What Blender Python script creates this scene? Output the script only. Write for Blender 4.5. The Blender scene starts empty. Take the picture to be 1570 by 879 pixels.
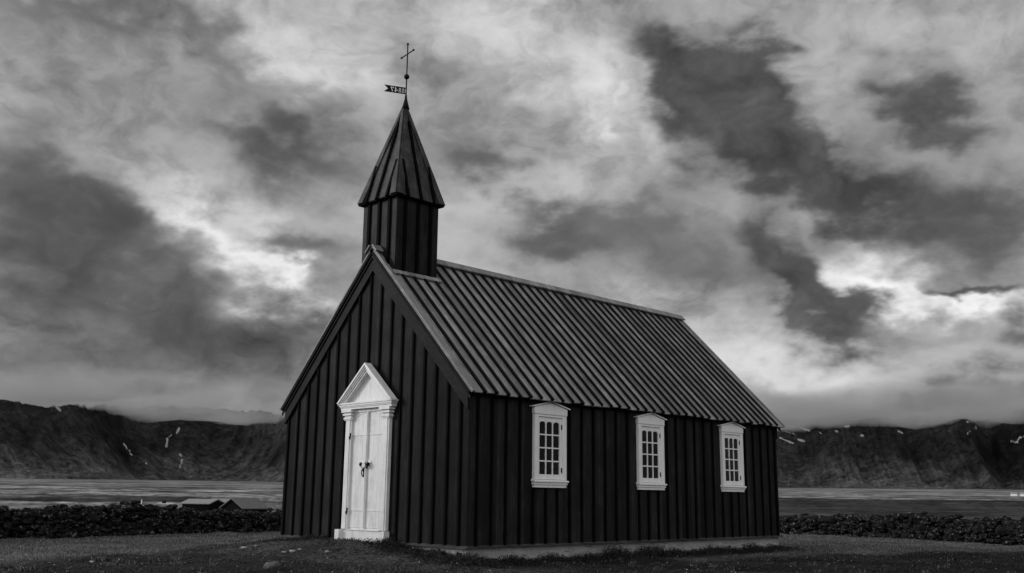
import bpy, bmesh, math, random
import numpy as np
from mathutils import Vector, Matrix

S = bpy.context.scene
COL = S.collection
R = math.radians

# ------------------------------------------------------------------ camera
YAW, PITCH, ROLL, FPX = 0.7857, 0.2101, 0.0123, 1514.5
CAM = Vector((12.6445, -11.6222, 0.8218))
fwd = Vector((-math.sin(YAW) * math.cos(PITCH), math.cos(YAW) * math.cos(PITCH), math.sin(PITCH)))
rgt = Vector((math.cos(YAW), math.sin(YAW), 0))
upv = rgt.cross(fwd)
r2 = rgt * math.cos(ROLL) + upv * math.sin(ROLL)
u2 = upv * math.cos(ROLL) - rgt * math.sin(ROLL)
cd = bpy.data.cameras.new('camera')
cam = bpy.data.objects.new('camera', cd)
COL.objects.link(cam)
M = Matrix((r2, u2, -fwd)).transposed().to_4x4()
M.translation = CAM
cam.matrix_world = M
cd.sensor_width = 36
cd.lens = FPX / 1570 * 36
cd.clip_start = 0.1
cd.clip_end = 40000
S.camera = cam

# ------------------------------------------------------------------ light
SUN = Vector((-1.25, -1.0, 0.5)).normalized()      # towards the sun: low, front left of the church
sd = bpy.data.lights.new('sun', 'SUN')
sd.energy = 1.3
sd.angle = R(14)
sd.color = (1, 1, 1)
sun = bpy.data.objects.new('sun', sd)
COL.objects.link(sun)
sun.rotation_euler = (-SUN).to_track_quat('-Z', 'Y').to_euler()

S.view_settings.view_transform = 'Standard'
S.view_settings.look = 'None'
S.view_settings.gamma = 1
S.view_settings.use_curve_mapping = False
S.view_settings.exposure = 0.0

# ------------------------------------------------------------------ sky
W = bpy.data.worlds.new('World')
S.world = W
W.use_nodes = True
W.cycles.sampling_method = 'MANUAL'
W.cycles.sample_map_resolution = 512
nt = W.node_tree
nt.nodes.clear()
def N(t, **k):
    n = nt.nodes.new(t)
    for a, b in k.items(): setattr(n, a, b)
    return n
def L(a, b): nt.links.new(a, b)
def math_(op, a, b=None, c=None):
    n = N('ShaderNodeMath', operation=op)
    for i, v in enumerate((a, b, c)):
        if v is None: continue
        if isinstance(v, (int, float)): n.inputs[i].default_value = v
        else: L(v, n.inputs[i])
    return n.outputs[0]
def vmath(op, a, b=None, scale=None):
    n = N('ShaderNodeVectorMath', operation=op)
    for i, v in enumerate((a, b)):
        if v is None: continue
        if isinstance(v, (tuple, list)): n.inputs[i].default_value = v
        else: L(v, n.inputs[i])
    if scale is not None: n.inputs['Scale'].default_value = scale
    return n
tc = N('ShaderNodeTexCoord')
dirv = vmath('NORMALIZE', tc.outputs['Generated']).outputs[0]
def noise(vec, scale, detail=4, rough=0.55, dist=0.0, out='Fac'):
    n = N('ShaderNodeTexNoise')
    n.inputs['Scale'].default_value = scale
    n.inputs['Detail'].default_value = detail
    n.inputs['Roughness'].default_value = rough
    n.inputs['Distortion'].default_value = dist
    L(vec, n.inputs['Vector'])
    return n.outputs[out]
# the cloud deck is flattened towards the horizon, so the noise is squeezed vertically
mp = N('ShaderNodeMapping')
mp.inputs['Location'].default_value = (3.7, 1.3, 0.4)
mp.inputs['Scale'].default_value = (1, 1, 1.7)
L(dirv, mp.inputs['Vector'])
sq = mp.outputs[0]
w1 = vmath('SUBTRACT', noise(sq, 7.0, 3, 0.5, 0.0, 'Color'), (0.5, 0.5, 0.5)).outputs[0]
w2 = vmath('SUBTRACT', noise(sq, 15.0, 4, 0.52, 0.0, 'Color'), (0.5, 0.5, 0.5)).outputs[0]
sep = N('ShaderNodeSeparateXYZ'); L(dirv, sep.inputs[0])
az = math_('MULTIPLY', math_('ARCTAN2', sep.outputs[0], sep.outputs[1]), 57.2958)
el = math_('MULTIPLY', math_('ARCSINE', sep.outputs[2]), 57.2958)
cmb = N('ShaderNodeCombineXYZ'); L(az, cmb.inputs[0]); L(el, cmb.inputs[1])
cmb.inputs[2].default_value = 1
wa = vmath('MULTIPLY', w1, (6.0, 3.4, 0)).outputs[0]
wb = vmath('MULTIPLY', w2, (9.0, 6.5, 0)).outputs[0]
azel = vmath('ADD', vmath('ADD', cmb.outputs[0], wa).outputs[0], wb).outputs[0]
# (bearing, elevation, half width, half height, tilt, amount): soft changes of tone in the deck
SOFT = [
(-70.26, 21.27, 8.73, 2.68, 4.7, -0.12), (-59.39, 25.24, 4.24, 1.39, -23.8, 0.14), (-55.82, 24.17, 2.36, 1.42, -5.4, 0.08), (-49.1, 26.72, 6.12, 2.12, 2.2, 0.13), (-44.57, 24.32, 3.65, 2.17, -19.6, 0.08),
(-71.29, 24.43, 7.4, 1.63, 6.2, -0.12), (-50.93, 21.23, 4.37, 1.47, -17.4, -0.06), (-71.83, 17.61, 5.14, 1.35, -1.0, -0.04), (-65.44, 17.81, 7.03, 1.41, -3.2, -0.05), (-60.76, 12.86, 3.79, 0.98, -23.8, 0.36),
(-58.13, 11.71, 1.84, 0.59, -26.7, 0.16), (-65.8, 16.0, 3.12, 0.92, -31.6, 0.14), (-59.44, 14.97, 2.21, 1.1, 4.3, 0.2), (-70.92, 9.17, 6.87, 3.75, -4.9, -0.16), (-61.76, 6.97, 7.68, 2.88, -7.2, -0.12),
(-68.66, 5.55, 8.28, 1.72, 3.2, -0.08), (-58.71, 9.32, 2.9, 1.84, 2.9, -0.1), (-44.49, 17.31, 3.95, 2.25, 0.5, 0.2), (-45.31, 19.54, 2.39, 1.49, 0.7, 0.05), (-40.53, 23.21, 4.82, 2.54, -21.1, 0.13),
(-37.75, 21.69, 2.17, 1.64, -1.9, 0.16), (-38.11, 24.59, 2.0, 1.43, -2.1, 0.1), (-26.06, 22.65, 2.55, 1.74, -6.4, 0.12), (-27.09, 20.65, 1.82, 1.06, -25.5, 0.1), (-21.39, 25.44, 7.67, 1.32, -9.0, 0.08),
(-17.56, 22.81, 2.6, 1.31, -9.9, 0.04), (-29.71, 15.99, 2.93, 1.09, -18.5, 0.2), (-26.28, 12.88, 2.09, 1.44, -3.5, 0.22), (-21.51, 10.7, 4.55, 0.9, -11.8, 0.34), (-24.07, 12.21, 2.03, 1.42, -3.8, 0.12),
(-18.36, 10.24, 1.85, 0.68, -4.3, 0.15), (-34.55, 9.72, 4.45, 1.86, -1.1, 0.06), (-32.08, 6.73, 5.76, 2.19, -15.8, 0.12), (-28.15, 7.37, 4.53, 1.22, -1.5, 0.13), (-21.45, 7.15, 4.48, 1.04, -2.3, 0.05),
(-28.96, 4.95, 2.09, 0.57, -0.7, 0.12), (-51.96, 7.35, 6.0, 2.98, 1.6, -0.02), (-62.63, 4.79, 10.98, 0.78, -0.8, 0.05), (-70.47, 4.77, 3.7, 0.68, 3.0, -0.04), (-37.13, 12.01, 4.55, 1.5, -11.0, -0.06),
(-51.52, 16.0, 3.11, 2.25, 2.4, 0.1), (-29.27, 21.38, 1.49, 0.5, -34.9, 0.15), (-19.6, 18.41, 3.28, 1.02, -27.4, 0.1), (-17.88, 15.81, 1.89, 2.02, -6.9, -0.1), (-19.06, 13.2, 3.17, 1.37, -5.5, -0.08),
(-47.22, 15.76, 2.35, 1.51, 1.2, 0.1), (-48.32, 12.72, 2.32, 1.51, 1.4, 0.08)]
# dark ragged cloud masses hanging below the deck
DARK = [
(-71.04, 25.14, 5.76, 0.97, 3.2, 0.5), (-62.75, 24.48, 2.61, 0.9, -22.5, 0.4), (-57.45, 19.16, 4.95, 1.6, -20.5, 0.62), (-59.45, 20.62, 2.27, 1.08, -14.5, 0.35), (-46.69, 18.7, 2.78, 1.49, -6.9, 0.75),
(-46.97, 22.83, 2.42, 0.73, -28.7, 0.2), (-71.01, 16.03, 4.2, 1.53, -26.9, 0.7), (-71.9, 12.49, 4.06, 2.37, -18.2, 0.6), (-66.86, 14.46, 2.04, 1.41, -28.8, 0.35), (-66.88, 10.92, 5.35, 1.94, -20.0, 0.55),
(-61.86, 8.41, 4.56, 1.63, -16.8, 0.5), (-70.64, 6.46, 3.72, 1.36, 3.8, 0.3), (-57.49, 13.45, 3.16, 1.18, -4.5, 0.6), (-42.51, 14.68, 4.09, 1.28, -5.0, 0.75), (-38.23, 15.96, 2.32, 0.97, 8.8, 0.4),
(-33.74, 24.56, 2.94, 1.35, -18.7, 1.0), (-29.9, 24.08, 1.9, 1.19, -35.2, 0.7), (-32.29, 21.78, 3.07, 2.16, -33.9, 1.0), (-28.65, 19.0, 3.67, 1.97, -34.5, 1.0), (-25.18, 16.56, 3.5, 1.42, -25.0, 0.8),
(-21.18, 15.14, 3.3, 1.73, -15.7, 0.55), (-17.97, 14.8, 1.88, 1.69, -6.5, 0.45), (-21.72, 21.26, 2.57, 1.64, -32.6, 0.85), (-19.48, 19.76, 1.98, 1.15, -28.0, 0.45), (-29.81, 13.81, 2.54, 1.64, -32.9, 0.8),
(-28.3, 11.36, 2.13, 1.31, -42.6, 0.7), (-25.76, 9.8, 2.74, 1.07, -17.6, 0.95), (-33.73, 12.49, 3.36, 1.11, -16.7, 0.35), (-19.38, 11.17, 1.73, 0.41, -1.5, 0.8), (-17.69, 9.0, 1.52, 1.01, -3.8, 0.6),
(-24.86, 5.09, 3.66, 0.7, -7.1, 1.0), (-20.69, 4.56, 3.75, 0.68, -1.3, 0.7), (-18.74, 5.69, 1.83, 0.67, -2.0, 0.5), (-35.15, 16.06, 1.53, 2.23, -2.0, 0.4)]
def field(rows, acc, sharp):
    vec = azel
    for i, (a, e, ra, re, rot, amp) in enumerate(rows):
        if i % 12 == 11:      # keeps the shader's working set small
            k = N('ShaderNodeVectorMath', operation='MULTIPLY_ADD')
            L(acc, k.inputs[0]); k.inputs[1].default_value = (1e-6, 1e-6, 1e-6); L(azel, k.inputs[2]); vec = k.outputs[0]
        c_, s_, q = math.cos(R(rot)), math.sin(R(rot)), math.sqrt(sharp)
        d1 = vmath('DOT_PRODUCT', vec, (c_ * q / ra, s_ * q / ra, -(c_ * a + s_ * e) * q / ra)).outputs['Value']
        d2 = vmath('DOT_PRODUCT', vec, (-s_ * q / re, c_ * q / re, (s_ * a - c_ * e) * q / re)).outputs['Value']
        g = math_('POWER', 0.36788, math_('MULTIPLY_ADD', d1, d1, math_('MULTIPLY', d2, d2)))
        acc = math_('MULTIPLY_ADD', g, amp, acc)
    return acc
acc = field(SOFT, 0.60, 0.8)
dens = field(DARK, 0.0, 0.7)
# fine structure: wisps and mottling, drawn out along the wind
mp2 = N('ShaderNodeMapping')
mp2.inputs['Rotation'].default_value = (R(18), R(18), 0)
mp2.inputs['Scale'].default_value = (1, 1, 1.3)
L(dirv, mp2.inputs['Vector'])
fw = vmath('ADD', mp2.outputs[0], vmath('ADD', vmath('SCALE', w1, scale=0.10).outputs[0], vmath('SCALE', w2, scale=0.06).outputs[0]).outputs[0]).outputs[0]
n1 = math_('SUBTRACT', noise(fw, 8.0, 6, 0.60), 0.5)
n2 = math_('SUBTRACT', noise(fw, 22.0, 7, 0.56), 0.5)
acc = math_('MULTIPLY_ADD', n1, 0.62, acc)
acc = math_('MULTIPLY_ADD', n2, 0.45, acc)
# thin bright cloud round the hidden sun, and unseen glow added behind the viewer to light the windows
gl = vmath('DOT_PRODUCT', dirv, tuple(SUN)).outputs['Value']
gl = math_('POWER', math_('MAXIMUM', gl, 0), 3)
acc = math_('MULTIPLY_ADD', gl, 0.5, acc)
bk = vmath('DOT_PRODUCT', dirv, tuple(Vector((0.8, -0.6, 0.45)).normalized())).outputs['Value']
bk = math_('POWER', math_('MAXIMUM', bk, 0), 2)
acc = math_('MULTIPLY_ADD', bk, 0.5, acc)
dens = math_('MULTIPLY_ADD', n1, 1.1, dens)
dens = math_('MULTIPLY_ADD', n2, 0.7, dens)
ss = N('ShaderNodeMapRange', interpolation_type='SMOOTHSTEP')
L(dens, ss.inputs[0]); ss.inputs[1].default_value = 0.0; ss.inputs[2].default_value = 0.95
dark = math_('MULTIPLY_ADD', n2, 0.26, math_('MULTIPLY_ADD', n1, 0.26, 0.315))
mk = N('ShaderNodeMix', data_type='FLOAT'); L(math_('MULTIPLY', ss.outputs[0], 0.93), mk.inputs[0]); L(acc, mk.inputs[2]); L(dark, mk.inputs[3])
acc = math_('MAXIMUM', mk.outputs[0], 0.2)
lum = math_('MULTIPLY', math_('POWER', acc, 2.25), 10.0)
ns = N('ShaderNodeTexSky', sky_type='NISHITA')
ns.sun_disc = False
ns.sun_elevation = math.asin(SUN.z)
ns.sun_rotation = math.atan2(SUN.x, SUN.y)
bw = N('ShaderNodeRGBToBW'); L(ns.outputs[0], bw.inputs[0])
mx = N('ShaderNodeMix', data_type='FLOAT')
mx.inputs[0].default_value = 0.97                   # cloud cover over the clear sky
L(bw.outputs[0], mx.inputs[2]); L(lum, mx.inputs[3])
bg = N('ShaderNodeBackground')
bg.inputs['Strength'].default_value = 0.1
L(mx.outputs[0], bg.inputs['Color'])
wo = N('ShaderNodeOutputWorld'); L(bg.outputs[0], wo.inputs['Surface'])

# ------------------------------------------------------------------ helpers
rng = random.Random(7)
def link(o):
    COL.objects.link(o); return o
def tag(o, label=None, cat=None, group=None, kind=None):
    if label: o['label'] = label
    if cat: o['category'] = cat
    if group: o['group'] = group
    if kind: o['kind'] = kind
    return o
def empty(name, loc=(0, 0, 0)):
    o = bpy.data.objects.new(name, None); o.location = loc; o.empty_display_size = .3
    return link(o)

class MB:
    """collects shapes for ONE mesh object"""
    def __init__(s): s.v = []; s.f = []; s.m = []; s.sm = []
    def add(s, vs, fs, mi=0, smooth=False):
        b = len(s.v); s.v += [tuple(v) for v in vs]
        for f in fs: s.f.append([b + i for i in f]); s.m.append(mi); s.sm.append(smooth)
    def box(s, a, b, mi=0):
        x0, y0, z0 = [min(p, q) for p, q in zip(a, b)]; x1, y1, z1 = [max(p, q) for p, q in zip(a, b)]
        s.add([(x0,y0,z0),(x1,y0,z0),(x1,y1,z0),(x0,y1,z0),(x0,y0,z1),(x1,y0,z1),(x1,y1,z1),(x0,y1,z1)],
              [(0,3,2,1),(4,5,6,7),(0,1,5,4),(1,2,6,5),(2,3,7,6),(3,0,4,7)], mi)
    def hexa(s, p, mi=0):      # 8 points: bottom ring then top ring
        s.add(p, [(0,3,2,1),(4,5,6,7),(0,1,5,4),(1,2,6,5),(2,3,7,6),(3,0,4,7)], mi)
    def bar(s, p, q, w, h, n, mi=0):
        """bar from p to q lying on a surface of normal n: width w across, height h up from the line"""
        p, q, n = Vector(p), Vector(q), Vector(n).normalized()
        d = (q - p).normalized(); a = n.cross(d).normalized() * (w / 2); n = n * h
        s.hexa([p - a, p + a, q + a, q - a, p - a + n, p + a + n, q + a + n, q - a + n], mi)
    def prism(s, poly, ext, mi=0):   # polygon (list of 3d points) extruded by vector ext
        n = len(poly); e = Vector(ext); P = [Vector(p) for p in poly]
        s.add(P + [p + e for p in P], [list(range(n))[::-1], [n + i for i in range(n)]] + [(i, (i+1) % n, n + (i+1) % n, n + i) for i in range(n)], mi)
    def tube(s, pts, rad, seg=8, mi=0, cap=True):
        pts = [Vector(p) for p in pts]
        if not isinstance(rad, (list, tuple)): rad = [rad] * len(pts)
        rings = []; b = len(s.v)
        for i, p in enumerate(pts):
            d = (pts[min(i+1, len(pts)-1)] - pts[max(i-1, 0)]).normalized()
            a = d.orthogonal().normalized() if i == 0 else (a - d * a.dot(d)).normalized()
            c = d.cross(a)
            s.v += [tuple(p + (a * math.cos(t) + c * math.sin(t)) * rad[i]) for t in [2*math.pi*k/seg for k in range(seg)]]
        for i in range(len(pts) - 1):
            for k in range(seg):
                s.f.append([b+i*seg+k, b+i*seg+(k+1) % seg, b+(i+1)*seg+(k+1) % seg, b+(i+1)*seg+k]); s.m.append(mi); s.sm.append(True)
        if cap:
            s.f.append([b+k for k in range(seg)][::-1]); s.f.append([b+(len(pts)-1)*seg+k for k in range(seg)]); s.m += [mi, mi]; s.sm += [False, False]
    def ball(s, c, r, u=14, v=10, mi=0, sc=(1,1,1)):
        c = Vector(c); b = len(s.v)
        for j in range(1, v):
            for i in range(u):
                t, p = math.pi*j/v, 2*math.pi*i/u
                s.v.append((c.x+r*sc[0]*math.sin(t)*math.cos(p), c.y+r*sc[1]*math.sin(t)*math.sin(p), c.z+r*sc[2]*math.cos(t)))
        s.v += [(c.x, c.y, c.z+r*sc[2]), (c.x, c.y, c.z-r*sc[2])]
        T = b + u*(v-1)
        for j in range(v-2):
            for i in range(u):
                s.f.append([b+j*u+i, b+(j+1)*u+i, b+(j+1)*u+(i+1) % u, b+j*u+(i+1) % u]); s.m.append(mi); s.sm.append(True)
        for i in range(u):
            s.f.append([T, b+i, b+(i+1) % u]); s.f.append([T+1, b+(v-2)*u+(i+1) % u, b+(v-2)*u+i]); s.m += [mi]*2; s.sm += [True]*2
    def build(s, name, mats, parent=None, bevel=0):
        me = bpy.data.meshes.new(name)
        me.from_pydata(s.v, [], s.f)
        mats = mats if isinstance(mats, (list, tuple)) else [mats]
        for m in mats: me.materials.append(m)
        me.polygons.foreach_set('material_index', s.m)
        me.polygons.foreach_set('use_smooth', s.sm)
        bm = bmesh.new(); bm.from_mesh(me); bmesh.ops.recalc_face_normals(bm, faces=bm.faces); bm.to_mesh(me); bm.free()
        o = link(bpy.data.objects.new(name, me))
        if parent:
            o.parent = parent
        if bevel:
            b = o.modifiers.new('bevel', 'BEVEL'); b.width = bevel; b.segments = 1; b.limit_method = 'ANGLE'
        return o

def mesh_np(name, V, F, mat, smooth=True, attrs=None, mi=None):
    me = bpy.data.meshes.new(name)
    V = np.asarray(V, np.float32); F = np.asarray(F, np.int32)
    k = F.shape[1]
    me.vertices.add(len(V)); me.vertices.foreach_set('co', V.ravel())
    me.loops.add(F.size); me.loops.foreach_set('vertex_index', F.ravel())
    me.polygons.add(len(F))
    me.polygons.foreach_set('loop_start', np.arange(0, F.size, k, dtype=np.int32))
    me.polygons.foreach_set('loop_total', np.full(len(F), k, np.int32))
    for a, (typ, arr) in (attrs or {}).items():
        at = me.attributes.new(a, typ, 'POINT')
        at.data.foreach_set('vector' if typ == 'FLOAT_VECTOR' else 'value', np.asarray(arr, np.float32).ravel())
    for m in (mat if isinstance(mat, (list, tuple)) else [mat]): me.materials.append(m)
    me.update(calc_edges=True)
    me.polygons.foreach_set('use_smooth', np.full(len(F), smooth))
    if mi is not None: me.polygons.foreach_set('material_index', np.asarray(mi, np.int32))
    return link(bpy.data.objects.new(name, me))

# numpy noise
def vnoise(x, y, seed=0):
    xi, yi = np.floor(x).astype(np.int64), np.floor(y).astype(np.int64)
    xf, yf = x - xi, y - yi
    def h(a, b):
        n = (a * 374761393 + b * 668265263 + seed * 1442695041) & 0xffffffff
        n = ((n ^ (n >> 13)) * 1274126177) & 0xffffffff
        return ((n ^ (n >> 16)) & 0xffff) / 65535.0
    u, v = xf*xf*xf*(xf*(xf*6-15)+10), yf*yf*yf*(yf*(yf*6-15)+10)
    a, b, c, d = h(xi, yi), h(xi+1, yi), h(xi, yi+1), h(xi+1, yi+1)
    return (a*(1-u)+b*u)*(1-v) + (c*(1-u)+d*u)*v - 0.5
def fbm(x, y, o=4, seed=0, lac=2.03, g=0.5):
    s = 0; a = 1.0; x = np.asarray(x, float); y = np.asarray(y, float)
    for i in range(o):
        s = s + a * vnoise(x, y, seed + i * 17); x = x * lac + 3.1; y = y * lac + 7.7; a *= g
    return s
def ridged(x, y, o=4, seed=0):
    s = 0; a = 1.0
    for i in range(o):
        s = s + a * (1 - 2*np.abs(2*vnoise(x, y, seed + i*13))); x = x*2.1+5; y = y*2.1+9; a *= .5
    return s

# ------------------------------------------------------------------ materials
def mat(name, base=0.1, rough=0.6, spec=0.5):
    m = bpy.data.materials.new(name); m.use_nodes = True
    t = m.node_tree; b = t.nodes['Principled BSDF']
    b.inputs['Base Color'].default_value = (base, base, base, 1)
    b.inputs['Roughness'].default_value = rough
    b.inputs['Specular IOR Level'].default_value = spec
    return m, t, b
class G:
    """small node-graph writer for a material"""
    def __init__(s, t): s.t = t
    def n(s, typ, **k):
        x = s.t.nodes.new(typ)
        for a, b in k.items(): setattr(x, a, b)
        return x
    def l(s, a, b): s.t.links.new(a, b)
    def coord(s, which='Object', scale=(1,1,1), rot=(0,0,0)):
        c = s.n('ShaderNodeTexCoord'); m = s.n('ShaderNodeMapping')
        m.inputs['Scale'].default_value = scale; m.inputs['Rotation'].default_value = rot
        s.l(c.outputs[which], m.inputs[0]); return m.outputs[0]
    def noise(s, vec, scale, detail=4, rough=.55, dist=0):
        x = s.n('ShaderNodeTexNoise'); x.inputs['Scale'].default_value = scale; x.inputs['Detail'].default_value = detail
        x.inputs['Roughness'].default_value = rough; x.inputs['Distortion'].default_value = dist
        s.l(vec, x.inputs['Vector']); return x.outputs['Fac']
    def ramp(s, fac, stops):
        x = s.n('ShaderNodeValToRGB'); e = x.color_ramp.elements
        while len(e) < len(stops): e.new(0.5)
        for i, (p, v) in enumerate(stops):
            e[i].position = p; e[i].color = (v, v, v, 1)
        s.l(fac, x.inputs[0]); return x.outputs[0]
    def m(s, op, a, b=None, c=None):
        x = s.n('ShaderNodeMath', operation=op)
        for i, v in enumerate((a, b, c)):
            if v is None: continue
            if isinstance(v, (int, float)): x.inputs[i].default_value = v
            else: s.l(v, x.inputs[i])
        return x.outputs[0]
    def mix(s, f, a, b):
        x = s.n('ShaderNodeMix', data_type='FLOAT')
        for i, v in zip((0, 2, 3), (f, a, b)):
            if isinstance(v, (int, float)): x.inputs[i].default_value = v
            else: s.l(v, x.inputs[i])
        return x.outputs[0]
    def bump(s, bsdf, h, strength=.3, dist=.01):
        x = s.n('ShaderNodeBump'); x.inputs['Strength'].default_value = strength; x.inputs['Distance'].default_value = dist
        s.l(h, x.inputs['Height']); s.l(x.outputs[0], bsdf.inputs['Normal'])

def wood(name, base, rough, grain=(1,1,1), pitch_axis=None, pitch=.345, var=.5, spec=.5, bump=.35):
    """tarred / painted boards: long grain along the axis with the small scale"""
    m, t, b = mat(name, base, rough, spec); g = G(t)
    c = g.coord('Object', grain)
    n1 = g.noise(c, 9, 6, .65, .4); n2 = g.noise(g.coord(), 2.2, 4, .6); n3 = g.noise(c, 55, 3, .7)
    f = g.m('ADD', g.m('MULTIPLY', n1, .4), g.m('ADD', g.m('MULTIPLY', n2, .25), g.m('MULTIPLY', n3, .4)))
    f = g.ramp(f, [(.40, 1 - var * .9), (.53, 1.0), (.65, 1 + var * 1.5)])
    if pitch_axis is not None:
        tc_ = g.n('ShaderNodeTexCoord'); sx = g.n('ShaderNodeSeparateXYZ'); g.l(tc_.outputs['Object'], sx.inputs[0])
        k = g.m('FLOOR', g.m('DIVIDE', sx.outputs[pitch_axis], pitch))
        wn = g.n('ShaderNodeTexWhiteNoise', noise_dimensions='1D'); g.l(k, wn.inputs['W'])
        f = g.m('MULTIPLY', f, g.m('MULTIPLY_ADD', wn.outputs['Value'], var * 1.1, 1 - var * .55))
    v = g.m('MULTIPLY', f, base)
    g.l(v, b.inputs['Base Color'])
    g.l(g.m('MULTIPLY_ADD', f, spec * .5, spec * .5), b.inputs['Specular IOR Level'])     # worn boards take a sheen, fresh tar stays dull
    g.l(g.m('MULTIPLY_ADD', n1, .25, rough - .12), b.inputs['Roughness'])
    g.bump(b, g.m('ADD', n1, g.m('MULTIPLY', n3, .6)), bump, .004)
    return m
M_gx = wood('tarred_boards', .006, .62, (1,1,.06), 0, .337, .8, .085, .6)
M_sy = wood('tarred_boards_side', .0075, .6, (1,1,.06), 1, .345, .75, .2, .6)
M_bat = wood('tarred_battens', .0025, .7, (1,1,.06), None, 1, .4, .03)
M_roof = wood('weathered_roof_boards', .19, .55, (.08,1,.08), 1, .2865, .5, .4, .5)
M_rbat = wood('roof_battens', .004, .7, (.12,1,.12), None, 1, .5, .08)
M_tower = wood('tarred_tower_boards', .010, .58, (1,1,.06), None, .36, .8, .11, .6)
M_spire = wood('weathered_spire_boards', .032, .55, (1,1,.06), None, .36, .8, .2, .6)
M_trim = wood('tarred_trim', .006, .62, (.3,.3,.3), None, 1, .5, .1)
M_int = wood('interior_boards', .03, .7, (1,1,.1), None, 1, .3)

def white_paint(name, base=.78, grime=.35, rough=.35):
    m, t, b = mat(name, base, rough, .5); g = G(t)
    c = g.coord('Object', (1,1,.12)); c2 = g.coord()
    n1 = g.noise(c, 14, 5, .6, .2); n2 = g.noise(c2, 5, 6, .7, .3); n3 = g.noise(c2, 38, 4, .7)
    s = g.ramp(g.m('ADD', g.m('MULTIPLY', n1, .55), g.m('MULTIPLY', n2, .45)), [(.34, 1 - grime), (.55, 1.0)])
    spots = g.ramp(n3, [(.24, .45), (.33, 1.0)])
    g.l(g.m('MULTIPLY', g.m('MULTIPLY', s, spots), base), b.inputs['Base Color'])
    g.l(g.m('MULTIPLY_ADD', n2, .3, rough - .1), b.inputs['Roughness'])
    g.bump(b, g.m('ADD', n1, n3), .15, .003)
    return m
M_white = white_paint('white_paint', .76, .12, .4)
M_door = white_paint('white_door_paint', .70, .26, .28)

def plain(name, base, rough, sc=12, var=.4, bump=.3, spec=.5, metal=0):
    m, t, b = mat(name, base, rough, spec); g = G(t)
    n = g.noise(g.coord(), sc, 6, .65)
    g.l(g.m('MULTIPLY', g.ramp(n, [(.3, 1 - var), (.7, 1 + var)]), base), b.inputs['Base Color'])
    g.bump(b, n, bump, .01); b.inputs['Metallic'].default_value = metal
    return m
M_iron = plain('black_iron', .006, .6, 40, .4, .2, .12)
M_conc = None
def concrete():
    m, t, b = mat('painted_concrete', .32, .85, .2); g = G(t)
    c = g.coord(); n1 = g.noise(c, 1.6, 6, .65, .4); n2 = g.noise(c, 18, 5, .7); 
    cr = g.noise(g.coord('Object', (.25, .25, 2.2)), 3.0, 3, .6, .6)
    crack = g.ramp(g.m('ABSOLUTE', g.m('SUBTRACT', cr, .52)), [(0, .35), (.012, 1)])
    v = g.m('MULTIPLY', g.ramp(g.m('ADD', g.m('MULTIPLY', n1, .6), g.m('MULTIPLY', n2, .4)), [(.32, .55), (.62, 1.2)]), crack)
    g.l(g.m('MULTIPLY', v, .32), b.inputs['Base Color'])
    g.bump(b, g.m('MULTIPLY', v, n2), .5, .01)
    return m
M_conc = concrete()
def glass():
    m = bpy.data.materials.new('window_glass'); m.use_nodes = True; t = m.node_tree; t.nodes.clear(); g = G(t)
    tr = g.n('ShaderNodeBsdfTransparent'); tr.inputs[0].default_value = (.93, .93, .93, 1)
    gl_ = g.n('ShaderNodeBsdfGlossy'); gl_.inputs['Roughness'].default_value = .02; gl_.inputs['Color'].default_value = (.5, .5, .5, 1)
    fr = g.n('ShaderNodeFresnel'); fr.inputs['IOR'].default_value = 1.45
    nz = g.noise(g.coord(), 3, 2); bp = g.n('ShaderNodeBump'); bp.inputs['Strength'].default_value = .08; bp.inputs['Distance'].default_value = .02
    g.l(nz, bp.inputs['Height']); g.l(bp.outputs[0], gl_.inputs['Normal'])
    mx_ = g.n('ShaderNodeMixShader'); g.l(fr.outputs[0], mx_.inputs[0]); g.l(tr.outputs[0], mx_.inputs[1]); g.l(gl_.outputs[0], mx_.inputs[2])
    o = g.n('ShaderNodeOutputMaterial'); g.l(mx_.outputs[0], o.inputs[0])
    return m
M_glass = glass()

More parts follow.
